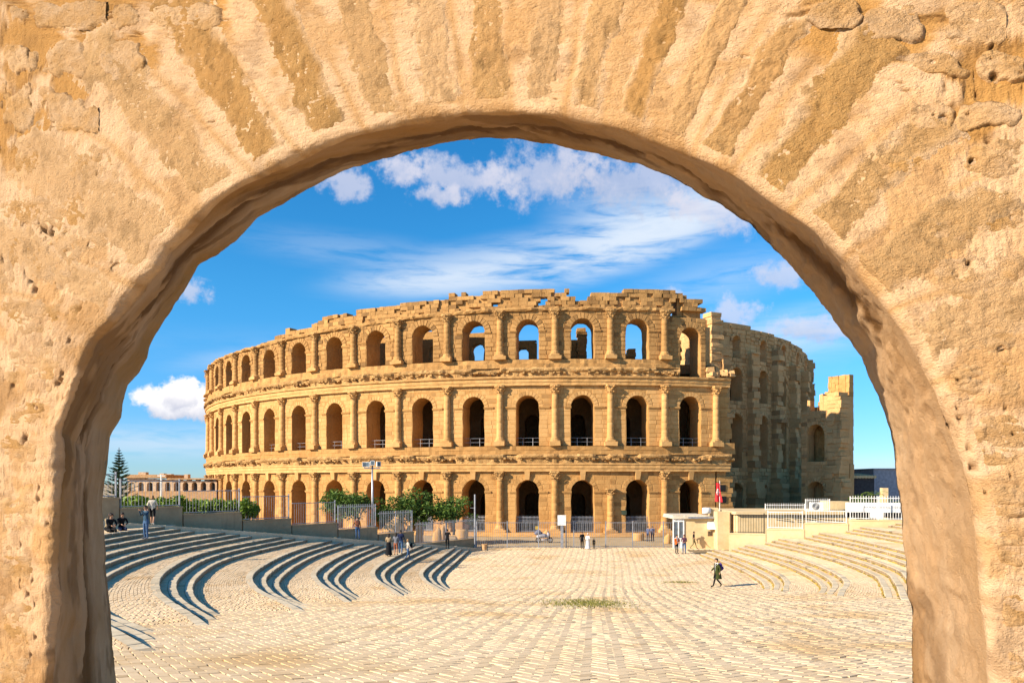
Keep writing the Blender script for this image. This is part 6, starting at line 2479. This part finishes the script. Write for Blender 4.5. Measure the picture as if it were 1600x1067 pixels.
def person(label, loc, height, face, pose='stand', shirt=NAVY, trousers=DENIM, shoes=BLACK, hair=HAIR, long_hair=False, sleeves=True, shorts=False, fat=1.0, skirt=None, coat=None, hat=None, scarf=None, group=None, bag=None):
    """face: direction the person looks, degrees, 0 = towards the viewer (-Y), 90 = to the right (+X)"""
    J = dict(BASE)
    J.update(POSES[pose])
    k = height / 1.76
    root = thing('person', label, 'person', loc, R(face), group)
    keys = list(J)
    me = bpy.data.meshes.new('body')
    me.from_pydata([J[q] for q in keys], [(keys.index(a), keys.index(b)) for a, b in EDGES], [])
    tmp = bpy.data.objects.new('body', me)
    COL.objects.link(tmp)
    md = tmp.modifiers.new('skin', 'SKIN')
    md.use_smooth_shade = True
    sk = me.skin_vertices[0].data
    for i, q in enumerate(keys):
        r = RAD.get(q) or RAD[q[:-1]]
        f_ = fat if q in ('pel', 'spn', 'chs') else 1.0
        sk[i].radius = (r[0] * f_, r[1] * f_)
        sk[i].use_root = (q == 'pel')
    sb = tmp.modifiers.new('sub', 'SUBSURF')
    sb.levels = 1
    sb.render_levels = 1
    dg = bpy.context.evaluated_depsgraph_get()
    ev = bpy.data.meshes.new_from_object(tmp.evaluated_get(dg))
    bpy.data.objects.remove(tmp)
    bpy.data.meshes.remove(me)
    mats = [shirt, trousers, shoes, SKIN]
    ev.materials.clear()
    for m_ in mats:
        ev.materials.append(m_)
    A = np.array([J[a] for a, b in EDGES])
    B = np.array([J[b] for a, b in EDGES])
    zz = [ZONE[e] for e in EDGES]
    for p in ev.polygons:
        c = np.array(p.center)
        d = B - A
        t = np.clip(((c - A) * d).sum(1) / (d * d).sum(1), 0, 1)
        z = zz[int(np.argmin(np.linalg.norm(A + d * t[:, None] - c, axis=1)))]
        zi = {'shirt': 0, 'sleeve': 0, 'fore': 0 if sleeves else 3, 'thigh': 1, 'shin': 3 if shorts else 1, 'shoe': 2, 'skin': 3}[z]
        if z == 'shirt' and c[2] < J['pel'][2] + .02:
            zi = 1
        p.material_index = zi
        p.use_smooth = True
    body = bpy.data.objects.new('body', ev)
    link(body, root)
    # head: hair cap, face
    hd = Vector(J['hd1'])
    up = (Vector(J['hd2']) - Vector(J['hd0'])).normalized()
    fw = Vector((0, -1, 0))
    fw = (fw - up * fw.dot(up)).normalized()
    sd = fw.cross(up)

    def hp(x, f_, u):
        return hd + sd * x + fw * f_ + up * u
    hb = MB()
    n = 12
    V, fs = [], []
    rows = [(.0, .118), (.35, .116), (.7, .106), (1.0, .088), (1.3, .05), (1.55, .0)]
    for (a, _) in rows:
        for i in range(n):
            t = 6.2832 * i / n
            low = -.05 if math.sin(t) < .3 else .045
            if long_hair and math.sin(t) < .25:
                low = -.20
            u = low + (.125 - low) * math.sin(min(a, 1.5708))
            r = math.cos(min(a, 1.5708))
            rr = (.089 * (.35 + .65 * r) if a < 1.5 else .0)
            rf = (.108 * (.35 + .65 * r) if a < 1.5 else .0)
            V.append(hp(math.cos(t) * rr, math.sin(t) * rf - .012, u))
    for j in range(len(rows) - 1):
        for i in range(n):
            fs.append((j * n + i, j * n + (i + 1) % n, (j + 1) * n + (i + 1) % n, (j + 1) * n + i))
    hb.add(V, fs, .5)
    hb.build('hair' if scarf is None else 'headscarf', scarf or hair, root, True)
    fb = MB()
    fb.add([hp(-.012, .088, .012), hp(.012, .088, .012), hp(.016, .092, -.022), hp(-.016, .092, -.022), hp(0, .112, -.02)], [(0, 1, 4), (1, 2, 4), (2, 3, 4), (3, 0, 4)], .5, 0)
    for s_ in (-1, 1):
        fb.box(hp(.031 * s_, .083, .014) - Vector((.011, .006, .006)), hp(.031 * s_, .083, .014) + Vector((.011, .006, .006)), .5, 1)
        fb.tube([hp(.079 * s_, -.004, .02), hp(.088 * s_, -.012, .0), hp(.079 * s_, -.002, -.028)], [.008, .015, .007], 6, .5, 0)
    fb.box(hp(0, .084, -.052) - Vector((.02, .006, .004)), hp(0, .084, -.052) + Vector((.02, .006, .004)), .5, 2)
    fb.build('face', [SKIN, HAIR, cloth('lips', (.30, .10, .08))], root)
    for s_, sx in (('L', 1), ('R', -1)):
        h = hand_mb(sx).build('hand', SKIN, root, True)
        w, e = Vector(J['wr' + s_]), Vector(J['el' + s_])
        h.location = w
        h.rotation_euler = (e - w).to_track_quat('Z', 'Y').to_euler()
    pz = J['pel'][2]
    if skirt:
        m_ = MB()
        m_.tube([(0, 0, pz + .16), (0, 0, pz - .02), (0, -.01, pz * .5), (0, 0, .10)], [.15, .185, .22, .29], 14, cap=False)
        m_.build('skirt', skirt, root, True)
    if coat:
        m_ = MB()
        n = 14
        prof = [(1.47, .10, .09), (1.42, .205, .125), (1.25, .20, .14), (1.05, .19, .15), (.80, .225, .20), (.52, .26, .26)]
        V = []
        for (z, rx, ry) in prof:
            for i in range(n):
                t = R(-90 + 26) + R(360 - 52) * i / (n - 1)
                V.append((rx * math.cos(t), ry * math.sin(t) + (.10 if z < .9 else 0) * (.5 if pose == 'walk' else 0), z))
        fs = []
        for j in range(len(prof) - 1):
            for i in range(n - 1):
                fs.append((j * n + i, j * n + i + 1, (j + 1) * n + i + 1, (j + 1) * n + i))
        m_.add(V, fs, .5)
        for s_ in 'LR':
            m_.tube([J['sh' + s_], J['el' + s_], J['wr' + s_]], [.085, .062, .05], 8, cap=False)
        m_.build('coat', coat, root, True)
    if hat:
        m_ = MB()
        m_.tube([hp(0, -.0, .05), hp(0, 0, .11), hp(0, 0, .14)], [.105, .10, .06], 12)
        m_.add([hp(-.075, .07, .055), hp(.075, .07, .055), hp(.05, .17, .04), hp(-.05, .17, .04)], [(0, 1, 2, 3)], .5)
        m_.build('cap', hat, root, True)
    root.scale = (k, k, k)
    root['height_m'] = height
    return root


def put(px, py, z=None, Y=None):
    """standing place of a pair of feet seen at px, py"""
    if Y is None:
        p = gp(px, py, z or 0.0)
        return (p.x, p.y, z if z is not None else 0.0)
    return ((px - CX) / F * Y, Y, z)


def backpack(label, loc, face, mat, k=1.0):
    root = thing('backpack', label, 'backpack', loc, R(face))
    m_ = MB()
    m_.tube([(0, 0, -.24), (0, 0, -.22), (0, .01, 0), (0, 0, .16), (0, -.02, .22)], [.10, .155, .165, .14, .05], 12)
    m_.v = [(p[0], p[1] * .72, p[2]) for p in m_.v]
    m_.build('pack', mat, root, True)
    m_ = MB()
    m_.tube([(0, .10, -.16), (0, .135, -.1), (0, .12, .0)], [.08, .10, .06], 10)
    m_.build('pocket', mat, root, True)
    for s_ in (-1, 1):
        m_ = MB()
        m_.tube([(.08 * s_, -.09, .14), (.11 * s_, -.20, .22), (.12 * s_, -.33, .10), (.11 * s_, -.30, -.08), (.09 * s_, -.10, -.18)], [.02] * 5, 6)
        m_.build('strap', BLACK, root, True)
    root.scale = (k, k, k)
    return root


# the walker in the middle of the square
wl = put(1120, 917, 0.0)
person('person in a long olive coat and black trousers walking left across the open square', wl, 1.74, -85, 'walk', WHITE_C, BLACK, BLACK, coat=OLIVE, hat=None, hair=HAIR)
backpack('purple backpack on the back of the person walking across the square', (wl[0] + .20, wl[1] + .0, 1.24), -85, PURPLE)
# on the left steps
person('person in a dark blue top and jeans taking a photograph on the upper left steps', put(228, 842, 3.42), 1.70, -28, 'photo', TEAL, DENIM, GREY_C)
person('person in a white shirt and dark shorts walking up the sloping path', (-20.35, 42.2, path_z(30.0)), 1.66, 196, 'walk', CREAM, BLACK, WHITE_C, shorts=True, sleeves=False, fat=1.15, hair=HAIRB)
person('person with pale jacket seated on the steps beside the left jamb', (put(172, 838, 3.42)[0] + .35, 38.6, 3.42), 1.72, 60, 'sit', cloth('sand_jacket', (.33, .26, .16)), BLACK, BLACK, long_hair=True)
person('person in black seated on the steps with hands around the knees', (put(190, 838, 3.42)[0] + .3, 38.9, 3.42), 1.72, 40, 'sit', BLACK, NAVY, BLACK)
person('person in black seated on the steps half hidden by the left jamb', (put(166, 842, 3.42)[0] + .2, 37.6, 3.42), 1.72, 50, 'sit', BLACK, BLACK, BLACK)
person('person in a rust top and jeans leaning on the stepped wall', (-11.75, 56.65, path_z(13.0)), 1.72, 25, 'lean', BROWN, DENIM, BLACK, fat=1.1)
person('person in a tan top and long black skirt, leftmost of the three on steps', (-8.75, 52.9, 1.08), 1.62, 175, 'hold', cloth('tan_top', (.36, .26, .15)), BLACK, BLACK, long_hair=True, skirt=BLACK)
person('person in a grey top with rust shorts, middle of the three on steps', (-8.35, 53.6, 1.08), 1.62, 170, 'hold', GREY_C, BROWN, BLACK, long_hair=True, shorts=True)
person('tallest person of the group of three in a navy jacket and jeans', (-8.15, 54.6, 1.08), 1.76, 185, 'walk', NAVY, DENIM, BLACK)
person('fair haired person in a pale jacket and blue jeans descending the steps', put(637, 875.5, .72), 1.55, 120, 'walk', CREAM, DENIM, WHITE_C, hair=HAIRB)
p = put(637, 875.5, .72)
backpack('dark backpack on the fair haired person descending the steps', (p[0] + .24, p[1] + .16, p[2] + 1.08), 120, BLACK, .8)
person('person dressed in black photographing the ruin at the top of the last steps', put(699, 858, .54), 1.76, 172, 'photo', BLACK, BLACK, BLACK)
# by the plaza fence
person('person in black standing beside a person in a long white dress', (fx(909.5, 71.3), 71.3, 0), 1.66, 20, 'stand', BLACK, BLACK, BLACK)
person('person in a long white dress with a white headscarf at the plaza fence', (fx(918.5, 70.9), 70.9, 0), 1.52, -20, 'hold', WHITE_C, WHITE_C, WHITE_C, skirt=WHITE_C, scarf=WHITE_C)
person('small child in black at the right of the person in white', (fx(928, 71.2), 71.2, 0), 1.02, -10, 'stand', BLACK, BLACK, BLACK)
person('person in blue behind the bars on the left of the pair', (fx(1012.5, 80), 80, 0), 1.68, 150, 'stand', cloth('slate_blue', (.09, .11, .2)), NAVY, BLACK)
person('person in a pale blue shirt behind the bars on the right of the pair', (fx(1019.5, 80.4), 80.4, 0), 1.68, 180, 'stand', cloth('pale_blue', (.16, .2, .34)), NAVY, BLACK)
person('person in an orange jacket and black trousers beside the ticket kiosk', put(1057.5, 865, 0.0), 1.70, 25, 'hold', WHITE_C, BLACK, BLACK, coat=None, hair=HAIR)
p = put(1057.5, 865, 0.0)
# open jacket over the white shirt
pj = bpy.data.objects[[o.name for o in SC.objects if o.name.startswith('person') and o.get('label', '').startswith('person in an orange')][0]]
m_ = MB()
n = 12
V, fs = [], []
prof = [(1.46, .10, .09), (1.41, .20, .125), (1.2, .185, .14), (.98, .19, .15), (.88, .195, .15)]
for (z, rx, ry) in prof:
    for i in range(n):
        t = R(-90 + 30) + R(300) * i / (n - 1)
        V.append((rx * math.cos(t), ry * math.sin(t), z))
for j in range(len(prof) - 1):
    for i in range(n - 1):
        fs.append((j * n + i, j * n + i + 1, (j + 1) * n + i + 1, (j + 1) * n + i))
m_.add(V, fs, .5)
for s_ in 'LR':
    q = dict(BASE, **POSES['hold'])
    m_.tube([q['sh' + s_], q['el' + s_], q['wr' + s_]], [.082, .06, .045], 8, cap=False)
m_.build('jacket', ORANGE, pj, True)
person('person in a dark patterned top with blue jeans beside the orange jacket', put(1069, 865, 0.0), 1.72, -15, 'hold', cloth('wine_top', (.08, .03, .05)), DENIM, BLACK, hair=HAIR, scarf=cloth('wine_scarf', (.11, .025, .04)))
person('person in a black top and khaki trousers striding past the kiosk wall', put(1084, 857, 0.0), 1.66, 65, 'walk', BLACK, KHAKI, BLACK, fat=1.1, sleeves=False)
